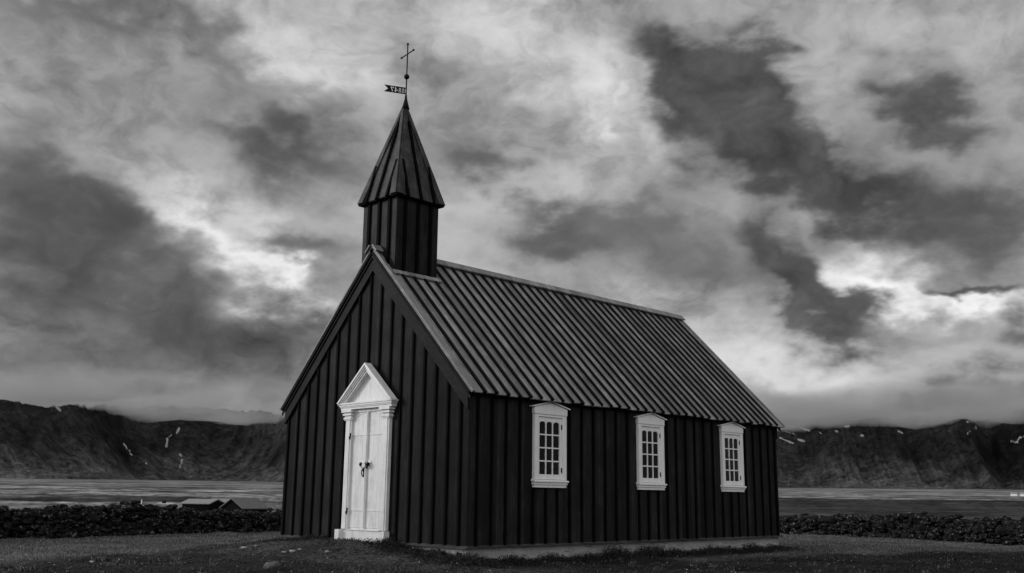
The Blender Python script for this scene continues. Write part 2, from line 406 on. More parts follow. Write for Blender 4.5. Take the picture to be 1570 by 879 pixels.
# ------------------------------------------------------------------ terrain shape
def sstep(a, b, x):
    t = np.clip((x - a) / (b - a), 0, 1); return t*t*(3-2*t)
def terrain(x, y):
    x = np.asarray(x, float); y = np.asarray(y, float)
    cx, cy = x - 12.6, y + 11.6
    azd = np.degrees(np.arctan2(-cx, cy))                       # 0 = +y, 90 = -x
    rr = np.hypot(x + 2.0, y - 4.0)
    left = sstep(38, 52, azd) * (1 - sstep(120, 150, azd))
    z = -0.33 - 0.10 * sstep(9, 24, rr) + 0 * x
    z = z - 0.20 * sstep(6, 16, (x * .72 - y * .7))               # falls slightly towards the viewer
    d = np.hypot((x + 2.9) / 2.2, (y + .55) / 1.25)
    z = z + 0.33 * np.exp(-d**2 * .9)                            # worn mound at the door
    z = z + 0.16 * np.exp(-(((x + 5.6) / 1.6)**2 + ((y - .2) / 1.6)**2))
    out = sstep(24, 40, rr)
    near = sstep(40, 110, rr)
    z_left = -4.3 + 0.0 * x
    z_right = -0.15 + 0.0 * x
    z = z + near * ((left * z_left + (1 - left) * z_right) - (-0.43) * 0)
    # heath swell left of the farm, in front of the plain
    z = z + left * 3.9 * np.exp(-((rr - 105) / 34)**2) * sstep(62.5, 66.5, azd)
    # plain rising towards the mountains
    rise = np.clip(rr - 230, 0, None)
    z = z + rise * np.where(left > .5, .0137, .0137) * sstep(230, 500, rr)
    z = z + (1 - left) * (1.3 * np.exp(-((rr - 330) / 90)**2) - 2.8 * sstep(380, 700, rr))
    # hummocks
    z = z + out * (0.16 * fbm(x * .35, y * .35, 4, 3) + .5 * near * fbm(x * .05, y * .05, 4, 9)) * (1 - sstep(500, 1500, rr))
    z = z + (1 - out) * (0.05 * fbm(x * .8, y * .8, 4, 5) + 0.045 * fbm(x * 3, y * 3, 3, 8))
    return z

def ground_mat():
    m, t, b = mat('turf_and_heath', .05, .95, .1); g = G(t)
    geo = g.n('ShaderNodeNewGeometry'); pos = geo.outputs['Position']
    def nz(sc, de=5, ro=.6, scale=(1,1,1), di=0):
        mp_ = g.n('ShaderNodeMapping'); mp_.inputs['Scale'].default_value = scale; g.l(pos, mp_.inputs[0])
        return g.noise(mp_.outputs[0], sc, de, ro, di)
    at = g.n('ShaderNodeAttribute'); at.attribute_name = 'zone'      # 0 lawn .. 1 rough dark turf
    sp = g.n('ShaderNodeSeparateXYZ'); g.l(at.outputs['Vector'], sp.inputs[0])
    lawn = g.m('MULTIPLY', g.ramp(nz(.5, 6, .65), [(.35, .6), (.65, 1.35)]), g.ramp(nz(14, 4, .7), [(.36, .3), (.64, 1.9)]))
    lawn = g.m('MULTIPLY', lawn, .07)
    dark = g.m('MULTIPLY', g.ramp(nz(1.4, 6, .7, di=.5), [(.38, .35), (.62, 1.3)]), g.ramp(nz(22, 5, .75), [(.35, .3), (.7, 1.8)]))
    dark = g.m('MULTIPLY', dark, .011)
    grit = g.m('MULTIPLY', g.ramp(nz(9, 4, .7), [(.58, 0), (.66, 1)]), g.ramp(nz(.8, 4, .6), [(.46, 0), (.56, 1)]))
    dark = g.m('MULTIPLY_ADD', grit, .2, dark)
    heath = g.m('MULTIPLY', g.ramp(nz(.12, 6, .7, di=.4), [(.36, .35), (.66, 1.5)]), g.ramp(nz(2.2, 4, .7), [(.3, .6), (.7, 1.4)]))
    heath = g.m('MULTIPLY', heath, sp.outputs[2])
    v = g.mix(sp.outputs[0], lawn, dark)
    v = g.mix(sp.outputs[1], v, heath)
    g.l(v, b.inputs['Base Color'])
    g.bump(b, nz(26, 5, .75), .7, .03)
    return m
M_ground = ground_mat()

def sheet(name, X, Y, dz=0):
    Z = terrain(X, Y) + dz
    n, k = X.shape
    idx = np.arange(n * k).reshape(n, k)
    F = np.stack([idx[:-1, :-1], idx[1:, :-1], idx[1:, 1:], idx[:-1, 1:]], -1).reshape(-1, 4)
    V = np.stack([X, Y, Z], -1).reshape(-1, 3)
    x, y = V[:, 0], V[:, 1]
    cx, cy = x - 12.64, y + 11.62
    azd = np.degrees(np.arctan2(-cx, cy)); rc = np.hypot(cx, cy)
    rr = np.hypot(x + 2, y - 4)
    # rough dark turf: band in front of the church; weeds and wall shade coloured in round its foot
    edge = 18.7 + .42 * (72 - azd) - 13.5 * (1 - sstep(42, 50, azd)) + 1.3 * fbm(x * .3, y * .3, 3, 21)
    zone = (1 - sstep(edge - 1.0, edge + .6, rc)) * (rr < 30)
    foot = 1 - sstep(.5, 1.2, np.maximum(np.abs(x + 2.86) - 2.86, np.abs(y - 5.1) - 5.1) + .8 * fbm(x * .9, y * .9, 3, 4))
    zone = np.maximum(zone * .9, foot)
    zone = zone * (1 - .6 * sstep(.0, .25, fbm(x * .22, y * .22, 3, 31)))
    zone = zone * (1 - .9 * np.exp(-(((azd - 66.3) / 2.2)**2 + ((rc - 17.9) / .28)**2)))
    h = sstep(29, 33, rr)
    left = sstep(38, 52, azd) * (1 - sstep(120, 150, azd))
    tone = .045 + left * (.10 * sstep(60, 95, rr))
    return mesh_np(name, V, F, M_ground, True, {'zone': ('FLOAT_VECTOR', np.stack([zone, h, tone], -1))})

gx, gy = np.meshgrid(np.arange(-42, 46, .22), np.arange(-34, 56, .22), indexing='ij')
ground = sheet('ground', gx, gy)
tag(ground, 'dark churchyard turf with rough patches and pale specks', kind='structure')

# ------------------------------------------------------------------ plain and mountains (polar sheets)
def plain_mat():
    m, t, b = mat('valley_plain', .12, .95, .05); g = G(t)
    geo = g.n('ShaderNodeNewGeometry'); pos = geo.outputs['Position']
    at = g.n('ShaderNodeAttribute'); at.attribute_name = 'pol'        # (bearing, range km, tone)
    def nz(sc, scale, de=5, ro=.6, di=0, vec=None):
        mp_ = g.n('ShaderNodeMapping'); mp_.inputs['Scale'].default_value = scale; g.l(vec or pos, mp_.inputs[0])
        return g.noise(mp_.outputs[0], sc, de, ro, di)
    sp = g.n('ShaderNodeSeparateXYZ'); g.l(at.outputs['Vector'], sp.inputs[0])
    bands = nz(1, (.35, 9, 1), 7, .62, .6, at.outputs['Vector'])
    fine = nz(1, (1.5, 30, 1), 6, .65, .3, at.outputs['Vector'])
    v = g.m('MULTIPLY', g.ramp(bands, [(.38, .3), (.46, .8), (.62, 1.4)]), g.m('MULTIPLY', g.ramp(fine, [(.38, .4), (.5, 1.0), (.64, 1.5)]), g.ramp(nz(.006, (1, 1, 1), 7, .8, .4), [(.42, .35), (.58, 1.5)])))
    near = g.m('MULTIPLY', g.ramp(nz(.05, (1, 1, 1), 7, .75, .4), [(.4, .25), (.62, 1.7)]), g.ramp(nz(.6, (1, 1, 1), 5, .7), [(.38, .5), (.62, 1.5)]))
    k = g.ramp(g.m('DIVIDE', sp.outputs[1], 1.0), [(.12, 0), (.35, 1)])
    v = g.mix(k, near, v)
    g.l(g.m('MULTIPLY', v, sp.outputs[2]), b.inputs['Base Color'])
    return m
M_plain = plain_mat()
def polar(a0, a1, na, rs):
    A = np.radians(np.linspace(a0, a1, na)); Rr = np.asarray(rs)
    AA, RR = np.meshgrid(A, Rr, indexing='ij')
    return AA, RR
def grid_faces(n, k):
    idx = np.arange(n * k).reshape(n, k)
    return np.stack([idx[:-1, :-1], idx[1:, :-1], idx[1:, 1:], idx[:-1, 1:]], -1).reshape(-1, 4)

rs = np.concatenate([np.linspace(36, 420, 150), np.geomspace(425, 9000, 110)])
AA, RR = polar(-180, 180, 900, rs)
X = 12.64 - 0 + -np.sin(AA) * RR; Y = -11.62 + np.cos(AA) * RR
X = X - 0; 
Z = terrain(X, Y)
dd = sstep(0, 1, 1)
inside = (X > -41.5) & (X < 45.5) & (Y > -33.5) & (Y < 55.3)
Z = Z - np.where(inside, .6, .0)
azd = np.degrees(AA)
left = sstep(38, 52, azd) * (1 - sstep(120, 150, azd))
rk = RR / 1000
tone_l = .13 + .06 * sstep(.42, .6, rk) - .10 * sstep(.425, .435, rk) * (1 - sstep(.455, .48, rk)) + .10 * sstep(.40, .41, rk) * (1 - sstep(.42, .43, rk)) * sstep(-.1, .1, fbm(azd * .3, azd * 0, 3, 8))
tone_r = .04 + .16 * sstep(.40, .46, rk)
tone = left * tone_l + (1 - left) * tone_r
# dark ditch or river line at the near edge of the plain, brighter shallow water beyond
def el_of(z, r): return np.degrees(np.arctan2(z - .82, r))
pol = np.stack([azd, RR / 1000, tone], -1)
plain_o = mesh_np('plain', np.stack([X, Y, Z], -1).reshape(-1, 3), grid_faces(*AA.shape), M_plain, True, {'pol': ('FLOAT_VECTOR', pol.reshape(-1, 3))})
tag(plain_o, 'pale banded valley plain running to the foot of the mountains', kind='structure')

def hill_mat():
    m, t, b = mat('mountain_rock', .03, .95, .05); g = G(t)
    at = g.n('ShaderNodeAttribute'); at.attribute_name = 'hil'        # (bearing deg, rel height, snow)
    a2 = g.n('ShaderNodeAttribute'); a2.attribute_name = 'talus'
    sp = g.n('ShaderNodeSeparateXYZ'); g.l(at.outputs['Vector'], sp.inputs[0])
    geo = g.n('ShaderNodeNewGeometry')
    def nz(sc, scale, de=5, ro=.6, di=0, vec=None):
        mp_ = g.n('ShaderNodeMapping'); mp_.inputs['Scale'].default_value = scale; g.l(vec or at.outputs['Vector'], mp_.inputs[0])
        return g.noise(mp_.outputs[0], sc, de, ro, di)
    streak = nz(1, (3.2, 5.0, 0), 8, .72, .8)
    patch = nz(.0011, (1, 1, 1.5), 7, .66, .5, geo.outputs['Position'])
    fine = nz(.02, (1, 1, 1), 7, .8, .3, geo.outputs['Position'])
    v = g.m('MULTIPLY', g.ramp(streak, [(.38, .6), (.62, 1.45)]), g.m('MULTIPLY', g.ramp(patch, [(.38, .5), (.62, 1.5)]), g.ramp(fine, [(.40, .4), (.60, 1.7)])))
    base = g.mix(a2.outputs['Fac'], .014, .06)
    v = g.m('MULTIPLY', v, base)
    sn = g.ramp(g.m('ADD', sp.outputs[2], g.m('MULTIPLY', g.m('SUBTRACT', nz(.02, (1,1,1), 6, .75, .5, geo.outputs['Position']), .5), 1.6)), [(.42, 0), (.62, 1)])
    g.l(g.mix(sn, v, .34), b.inputs['Base Color'])
    return m
M_hill = hill_mat()
na, nr = 2300, 250
T = np.linspace(0, 1, nr)
A1 = np.radians(np.linspace(-25, 118, na)); AA, TT = np.meshgrid(A1, T, indexing='ij')
ad = np.degrees(AA)
sl = sstep(38, 50, ad)
rfoot = 3750 + 500 * fbm(ad * .11, ad * 0 + .5, 3, 41) + 200 * (1 - sl)
rfoot = rfoot - 750 * sstep(64.5, 70.5, ad) + 700 * np.exp(-((ad - 61.5) / 3.4)**2) - 350 * np.exp(-((ad - 55.5) / 2.5)**2)     # spur on the left, cirque beside it
RR = rfoot + TT * 3600
z0_ = .35 * np.clip(TT * 2.25, 0, 1)**1.3 + .6 * sstep(.25, .92, TT * 2.25)
lean = 24 * sstep(62.5, 65, ad) - 14 * sstep(63, 60, ad) * sstep(54, 57, ad) if False else 0
lean = 22 * sstep(62.5, 65.5, ad) - 16 * (1 - sstep(60.5, 63, ad)) * sstep(50, 55, ad) + (1 - sl) * 26 * fbm(ad * .12, ad * 0 + .3, 2, 19)
sk = ad - lean * z0_ * .30 * (1 - .5 * z0_)
spur = ridged(sk * .20 + .3 * fbm(ad * .3, TT * 3, 3, 77), TT * .5, 2, 51)
u = np.clip(TT * 2.25 - .22 * spur * (0.3 + TT), 0, 1.35)
prof = .34 * np.clip(u, 0, 1)**1.25 + .58 * sstep(.25, .92, u) + .08 * u
gul = ridged(sk * .8 + .4 * fbm(ad * .6, TT * 4, 3, 5), TT * .8, 3, 61) * sstep(.05, .35, u) * (1 - .85 * sstep(.8, 1.05, u))
bench = np.sin(u * 30 + 2 * fbm(ad * .2, TT * 2, 3, 15)) * .006 * sstep(.5, .75, u)
hmax = np.tan(np.radians(4.75 + .25 * (sl - .5) - .25 * sstep(64, 67, ad) + .35 * fbm(ad * .16, ad * 0, 4, 91) - 2.6 * sstep(34, 39, ad) * (1 - sstep(50, 55, ad)))) * (rfoot + 1500)  # unseen dip behind the church, added so sky shows through its windows
foot_z = 44.0
Zh = foot_z - 4 + (hmax - foot_z) * (prof + .05 * gul + .016 * ridged(sk * 3.1, TT * 5 + ad * .2, 4, 67) * sstep(.05, .4, u) + bench) + 12 * fbm(ad * 1.6, TT * 22, 6, 71, g=.6) * sstep(.05, .3, u)
Zh = Zh - 25 * (1 - sstep(0, .04, TT))
X = 12.64 - np.sin(AA) * RR; Y = -11.62 + np.cos(AA) * RR
V = np.stack([X, Y, Zh], -1)
talus = sstep(.62, .2, u) if False else (1 - sstep(.18, .62, u))
talus = np.clip(talus * .9 + .5 * fbm(ad * .5, TT * 6, 4, 33) * (1 - sstep(.7, 1, u)), 0, 1)
# snow left in gullies: drifts defined on the slope by bearing and elevation
elv = np.degrees(np.arctan2(Zh - .82, RR))
snow = np.zeros_like(ad)
DR = [(-64.00,2.87,-63.72,3.12),(-63.95,2.85,-63.98,2.45),(-63.5,3.2,-63.4,3.45),(-66.15,2.55,-65.95,2.3),(-65.85,2.2,-65.7,1.95),(-64.95,1.55,-64.9,1.5),(-63.25,2.05,-63.15,1.95),(-63.1,1.8,-63.2,1.35),
      (-62.6,.9,-62.5,.88),(-69.6,4.35,-69.4,4.15),(-29.6,3.75,-29.1,3.6),(-29.4,4.05,-29.0,4.0),(-28.8,3.95,-28.3,3.78),(-27.75,3.66,-27.65,3.6),(-26.4,4.0,-26.2,4.0),(-26.9,3.75,-26.8,3.7),(-25.6,3.5,-25.5,3.48),(-23.7,3.7,-23.5,3.6),
      (-22.7,4.05,-22.4,4.12),(-20.3,4.15,-19.9,4.2),(-20.35,3.55,-20.2,3.65),(-19.95,3.8,-19.9,3.85),(-18.35,3.12,-18.05,3.05),(-18.05,3.1,-17.9,3.35),(-17.95,3.3,-17.55,3.35),(-29.9,3.4,-29.2,3.1),(-28.9,3.3,-28.6,3.2)]
uu = -ad
for (a0, e0, a1, e1) in DR:
    px, py = uu - a0, elv - e0; dx, dy = a1 - a0, e1 - e0
    t_ = np.clip((px * dx + py * dy) / (dx*dx + dy*dy + 1e-9), 0, 1)
    d_ = np.hypot(px - t_ * dx, (py - t_ * dy) * 1.0)
    snow = np.maximum(snow, 1 - sstep(.0, .05 + .06 * abs(math.sin(a0 * 91.7)), d_))
hills = mesh_np('hills', V.reshape(-1, 3), grid_faces(*AA.shape), M_hill, True,
                {'hil': ('FLOAT_VECTOR', np.stack([sk, u, snow], -1).reshape(-1, 3)), 'talus': ('FLOAT', talus.ravel())})
tag(hills, 'dark mountain escarpment with gullies and snow patches under the cloud', kind='structure')

# ------------------------------------------------------------------ cloud resting on the mountain tops
vm = bpy.data.materials.new('cloud_vapour'); vm.use_nodes = True; vt = vm.node_tree; vt.nodes.clear()
vp = vt.nodes.new('ShaderNodeVolumePrincipled'); vp.inputs['Color'].default_value = (.62, .62, .62, 1); vp.inputs['Anisotropy'].default_value = 0.0
vg = G(vt); vgeo = vg.n('ShaderNodeNewGeometry'); vsep = vg.n('ShaderNodeSeparateXYZ'); vg.l(vgeo.outputs['Position'], vsep.inputs[0])
vmp = vg.n('ShaderNodeMapping'); vmp.inputs['Scale'].default_value = (.003, .003, .007); vg.l(vgeo.outputs['Position'], vmp.inputs[0])
vn = vg.noise(vmp.outputs[0], 1.0, 4, .6)
vh = vg.m('MULTIPLY_ADD', vg.m('SUBTRACT', vn, .5), 260, vsep.outputs[2])            # ragged height
vr = vg.n('ShaderNodeMapRange', interpolation_type='SMOOTHSTEP'); vg.l(vh, vr.inputs[0])
vr.inputs[1].default_value = 350; vr.inputs[2].default_value = 470; vr.inputs[3].default_value = 1; vr.inputs[4].default_value = 0
vg.l(vg.m('MULTIPLY', vr.outputs[0], .0045), vp.inputs['Density'])
vm.cycles.volume_step_rate = .15
S.cycles.volume_max_steps = 96
vo = vt.nodes.new('ShaderNodeOutputMaterial'); vt.links.new(vp.outputs[0], vo.inputs['Volume'])
S.cycles.volume_bounces = 3
ca_ = np.radians(np.linspace(-28, 121, 420)); cr_ = np.linspace(3800, 8800, 60)
CA, CR = np.meshgrid(ca_, cr_, indexing='ij'); cdg = np.degrees(CA)
w_r = np.sin(np.pi * np.linspace(0, 1, 60))**.8 * np.clip(np.minimum(cdg + 28, 121 - cdg) / 8, 0, 1)
mk_ = np.clip(w_r * (1 + .9 * fbm(cdg * .10, CR * .0005, 3, 205)), 0, 1.6)
mk_[0] = mk_[-1] = 0; mk_[:, 0] = mk_[:, -1] = 0
zmid = 388 + 32 * sstep(50, 60, cdg) * (1 - sstep(64, 67, cdg)) + 14 * fbm(cdg * .12, CR * .0004, 3, 201)
zlo = zmid - np.clip(mk_ * 2, 0, 1) * 34 * (1 + 1.1 * fbm(cdg * .4, CR * .002, 4, 202))
zhi = zmid + np.clip(mk_ * 2.2, 0, 1) * 170
CX, CY = 12.64 - np.sin(CA) * CR, -11.62 + np.cos(CA) * CR
n_a, n_r = CA.shape; Vc = np.concatenate([np.stack([CX, CY, zlo], -1).reshape(-1, 3), np.stack([CX, CY, zhi], -1).reshape(-1, 3)])
Fl = grid_faces(n_a, n_r); off_ = n_a * n_r
mf = mk_.reshape(-1)
keep_ = mf[Fl].max(1) > 0
Fl = Fl[keep_]
# outside the cloud upper and lower skins share vertices, so the body closes on itself
up_ = np.arange(off_) + off_; up_[mf <= 0] = np.arange(off_)[mf <= 0]
Fc = np.concatenate([Fl, up_[Fl][:, ::-1]])
used = np.unique(Fc); mp_ix = np.full(2 * off_, -1); mp_ix[used] = np.arange(len(used)); Vc = Vc[used]; Fc = mp_ix[Fc]
cb = mesh_np('low_cloud', Vc, Fc, vm, True)
tag(cb, 'grey cloud bank hiding the mountain tops', kind='stuff')

# ------------------------------------------------------------------ church
CW, CL, CH = 5.7163, 10.1991, 2.6           # width, length, wall height
MX = -CW / 2
ZR, ZE, OE, OF, OB = 5.66, 2.60, .164, .10, .124
church = tag(empty('church', (MX, CL / 2, -.45)),
             'black tarred timber church with white door, white windows and a small pointed bell tower', 'church')
def part(mb, name, mats, parent=church, bevel=0, label=None):
    o = mb.build(name, mats, parent, bevel)
    # geometry is written in world coordinates: cancel the parent's offset
    off = Vector((0, 0, 0)); p = parent
    while p is not None: off += p.location; p = p.parent
    o.location = -off
    if label: o['label'] = label
    return o

slope = (ZR - ZE) / (CW / 2 + OE)
def roofz(x): return ZR - slope * abs(x - MX)
TH = .09
# gable walls -------------------------------------------------------
def gable(yo, yi, bat, proud):
    mb = MB()
    zt = roofz(0) - TH * 1.42
    za = ZR - TH * 1.42
    mb.prism([(0, yo, 0), (0, yo, zt), (MX, yo, za), (-CW, yo, zt), (-CW, yo, 0)], (0, yi - yo, 0), 0)
    for x in bat:
        top = roofz(x) - TH * 1.42 - .345
        z0 = 0.0
        if proud < 0 and abs(x + 2.8) < .72: z0 = 2.5
        mb.box((x - .024, yo, z0 + .0), (x + .024, yo + proud, top), 1)
    # corner boards
    return mb
gbat = [-5.66+.04, -5.27, -4.94, -4.62, -4.29, -3.96, -3.62, -3.28, -2.93, -2.58, -2.23, -1.89, -1.55, -1.21, -.88, -.54, -.2]
part(gable(0, .15, gbat, -.03), 'wall', [M_gx, M_bat], label='dark boarded gable wall with the door')
part(gable(CL, CL - .15, gbat, .035), 'wall', [M_gx, M_bat], label='dark boarded rear gable wall')
# side walls with three windows each ----------------------------------
WIN = [2.02, 5.10, 8.16]
HW, WZ0, WZ1 = .40, 1.12, 2.36
sbat = [.2,.55,.9,1.25,1.6,1.94,2.25,2.6,2.95,3.3,3.65,3.99,4.36,4.72,5.04,5.37,5.7,6.03,6.38,6.72,7.07,7.42,7.76,8.12,8.42,8.76,9.11,9.45,9.79,10.08]
def side(xo, xi, proud):
    mb = MB(); zt = roofz(0) - TH * 1.42
    ys = [.15]
    for w in WIN: ys += [w - HW, w + HW]
    ys.append(CL - .15)
    for i in range(len(ys) - 1):
        a, b = ys[i], ys[i + 1]
        if i % 2 == 0: mb.box((xo, a, 0), (xi, b, zt), 0)
        else:
            mb.box((xo, a, 0), (xi, b, WZ0), 0); mb.box((xo, a, WZ1), (xi, b, zt), 0)
    mb.box((xo, 0.002, 0), (xo - math.copysign(.012, xo - xi) * 0 + (xi - xo) * .02, .15, zt), 0)
    for y in sbat:
        w = next((w for w in WIN if abs(y - w) < .50), None)
        if w is None: mb.box((xo, y - .026, 0), (xo + proud, y + .026, zt - .06), 1)
        else: mb.box((xo, y - .026, 0), (xo + proud, y + .026, 1.0), 1)
    return mb
part(side(0.002, -.15, .028), 'wall', [M_sy, M_bat], label='dark boarded long wall with three white windows')
part(side(-CW - .002, -CW + .15, -.035), 'wall', [M_sy, M_bat], label='dark boarded long wall on the far side')
# interior floor
fb = MB(); fb.box((-CW + .16, .16, -.02), (-.16, CL - .16, .02)); part(fb, 'floor_boards', M_int)
# foundation ----------------------------------------------------------
fb = MB()
for (a, b) in (((-CW + .03, .03, -.9), (-.03, .28, -.035)), ((-CW + .03, CL - .28, -.9), (-.03, CL - .03, -.035)),
               ((-CW + .03, .28, -.9), (-CW + .28, CL - .28, -.035)), ((-.28, .28, -.9), (-.03, CL - .28, -.035))):
    fb.box(a, b)
part(fb, 'foundation', M_conc)
# water table board ---------------------------------------------------
wt = MB()
e = .06
def wtb(p, q, n):
    p, q, n = Vector(p), Vector(q), Vector(n)
    wt.hexa([p, p + n * e, q + n * e, q, p + Vector((0,0,.045)), p + n * e + Vector((0,0,.012)), q + n * e + Vector((0,0,.012)), q + Vector((0,0,.045))], 0)
zz = -.036
wtb((-CW - e, 0, zz), (e, 0, zz), (0, -1, 0)); wtb((0.002, 0, zz), (0.002, CL, zz), (1, 0, 0))
wtb((-CW - .002, 0, zz), (-CW - .002, CL, zz), (-1, 0, 0)); wtb((-CW - e, CL, zz), (e, CL, zz), (0, 1, 0))
part(wt, 'skirting_board', wood('lightened_skirting', .03, .6, (.1, .1, 1), None, 1, .8, .3))  # colour lightened for the highlight along the board's top edge

# roof ----------------------------------------------------------------
def roofside(sg):
    mb = MB()
    ex = OE + CW / 2
    n = Vector((sg * slope, 0, 1)).normalized()
    A = Vector((MX, 0, ZR)); d = Vector((sg * ex, 0, ZE - ZR))
    y0, y1 = -OF, CL + OB
    dn = -n * TH
    P = lambda t, y, h=0: A + d * t + Vector((0, y, 0)) + n * h
    mb.hexa([P(0, y0) + dn, P(.992, y0) + dn, P(.992, y1) + dn, P(0, y1) + dn, P(0, y0) - n * .021, P(.992, y0) - n * .021, P(.992, y1) - n * .021, P(0, y1) - n * .021], 1)
    # boards laid up the slope, battens over the joints, ends a little uneven
    y = y0 + .002; k = 0; nxt = y0 + .30
    while y < y1 - .02:
        nxt = min(nxt, y1 - .002)
        e_ = .998 + rng.uniform(0, .012); h_ = rng.uniform(-.003, .003); tl = rng.uniform(-.006, .006)
        a_, b_ = y + .003, nxt - .003
        mb.hexa([P(.001, a_, -.02), P(e_, a_, -.02), P(e_, b_, -.02), P(.001, b_, -.02), P(.001, a_, h_ + tl), P(e_, a_, h_ + tl), P(e_, b_, h_ - tl), P(.001, b_, h_ - tl)], 0)
        if nxt < y1 - .12:
            j = rng.uniform(-.006, .006)
            mb.bar(P(.012, nxt + j, -.004), P(1.0 + rng.uniform(.004, .012), nxt + j, -.004), .062, .052, n, 1)
            # cupped edge of the board beside its batten
            mb.bar(P(.012, nxt + j - .043), P(e_, nxt + j - .043 + rng.uniform(-.003, .003)), .018, .014, n, 0)
        y = nxt; nxt += .2865
    # verge boards
    for yy in (y0 + .035, y1 - .035): mb.bar(P(0, yy), P(1.003, yy), .045, .03, n, 2)
    return mb
part(roofside(1), 'roof', [M_roof, M_rbat, M_roof], label='roof slope of pale weathered boards and dark battens')
part(roofside(-1), 'roof', [M_roof, M_rbat, M_roof], label='far roof slope of boards and battens')
# ridge capping
rc = MB()
for sg in (1, -1):
    n = Vector((sg * slope, 0, 1)).normalized(); d = Vector((sg, 0, -slope)).normalized()
    A = Vector((MX, 0, ZR)) + n * .05
    for (ya, yb) in ((-OF - .03, .07), (1.15, CL + OB + .03)):
        p = [A + Vector((0, ya, 0)), A + d * .19 + Vector((0, ya, 0)), A + d * .19 + Vector((0, yb, 0)), A + Vector((0, yb, 0))]
        up = Vector((0, 0, .035)) 
        rc.hexa(p + [q + n * .03 + (Vector((0,0,0))) for q in p], 0)
part(rc, 'ridge_cap', M_roof)
# barge boards, front and rear
for yo, sy in ((0, -1), (CL, 1)):
    for sg in (1, -1):
        bb = MB()
        n = Vector((sg * slope, 0, 1)).normalized(); d = Vector((sg, 0, -slope)).normalized()
        full = math.hypot(CW / 2 + OE, ZR - ZE)
        def Q(t, h): return Vector((MX, 0, ZR)) + d * t - n * h
        def board(h0, h1, y0, y1, t0=0., t1=full):
            # mitred at the ridge, cut plumb at the foot
            k = slope * 1.0
            a0 = Vector((MX, 0, ZR - h0 * math.sqrt(1 + slope**2))); a1 = Vector((MX, 0, ZR - h1 * math.sqrt(1 + slope**2)))
            b0 = a0 + d * (t1); b1 = a1 + d * (t1)
            Y0, Y1 = Vector((0, y0, 0)), Vector((0, y1, 0))
            bb.hexa([a1 + Y0, b1 + Y0, b0 + Y0, a0 + Y0, a1 + Y1, b1 + Y1, b0 + Y1, a0 + Y1], 0)
        L1 = full - .02
        board(TH + .002, TH + .235, yo, yo + sy * .05, t1=full - .21)
        board(TH + .003, TH + .05, yo + sy * .05, yo + sy * .075, t1=full - .09)
        part(bb, 'barge_board', M_trim)
# eaves fascia
for sg in (1, -1):
    ef = MB()
    xw = 0.002 if sg > 0 else -CW - .002
    ef.box((xw, -.0, 2.545), (xw + sg * .05, CL, roofz(0) - TH * 1.42 - .055))
    part(ef, 'eaves_board', M_trim)

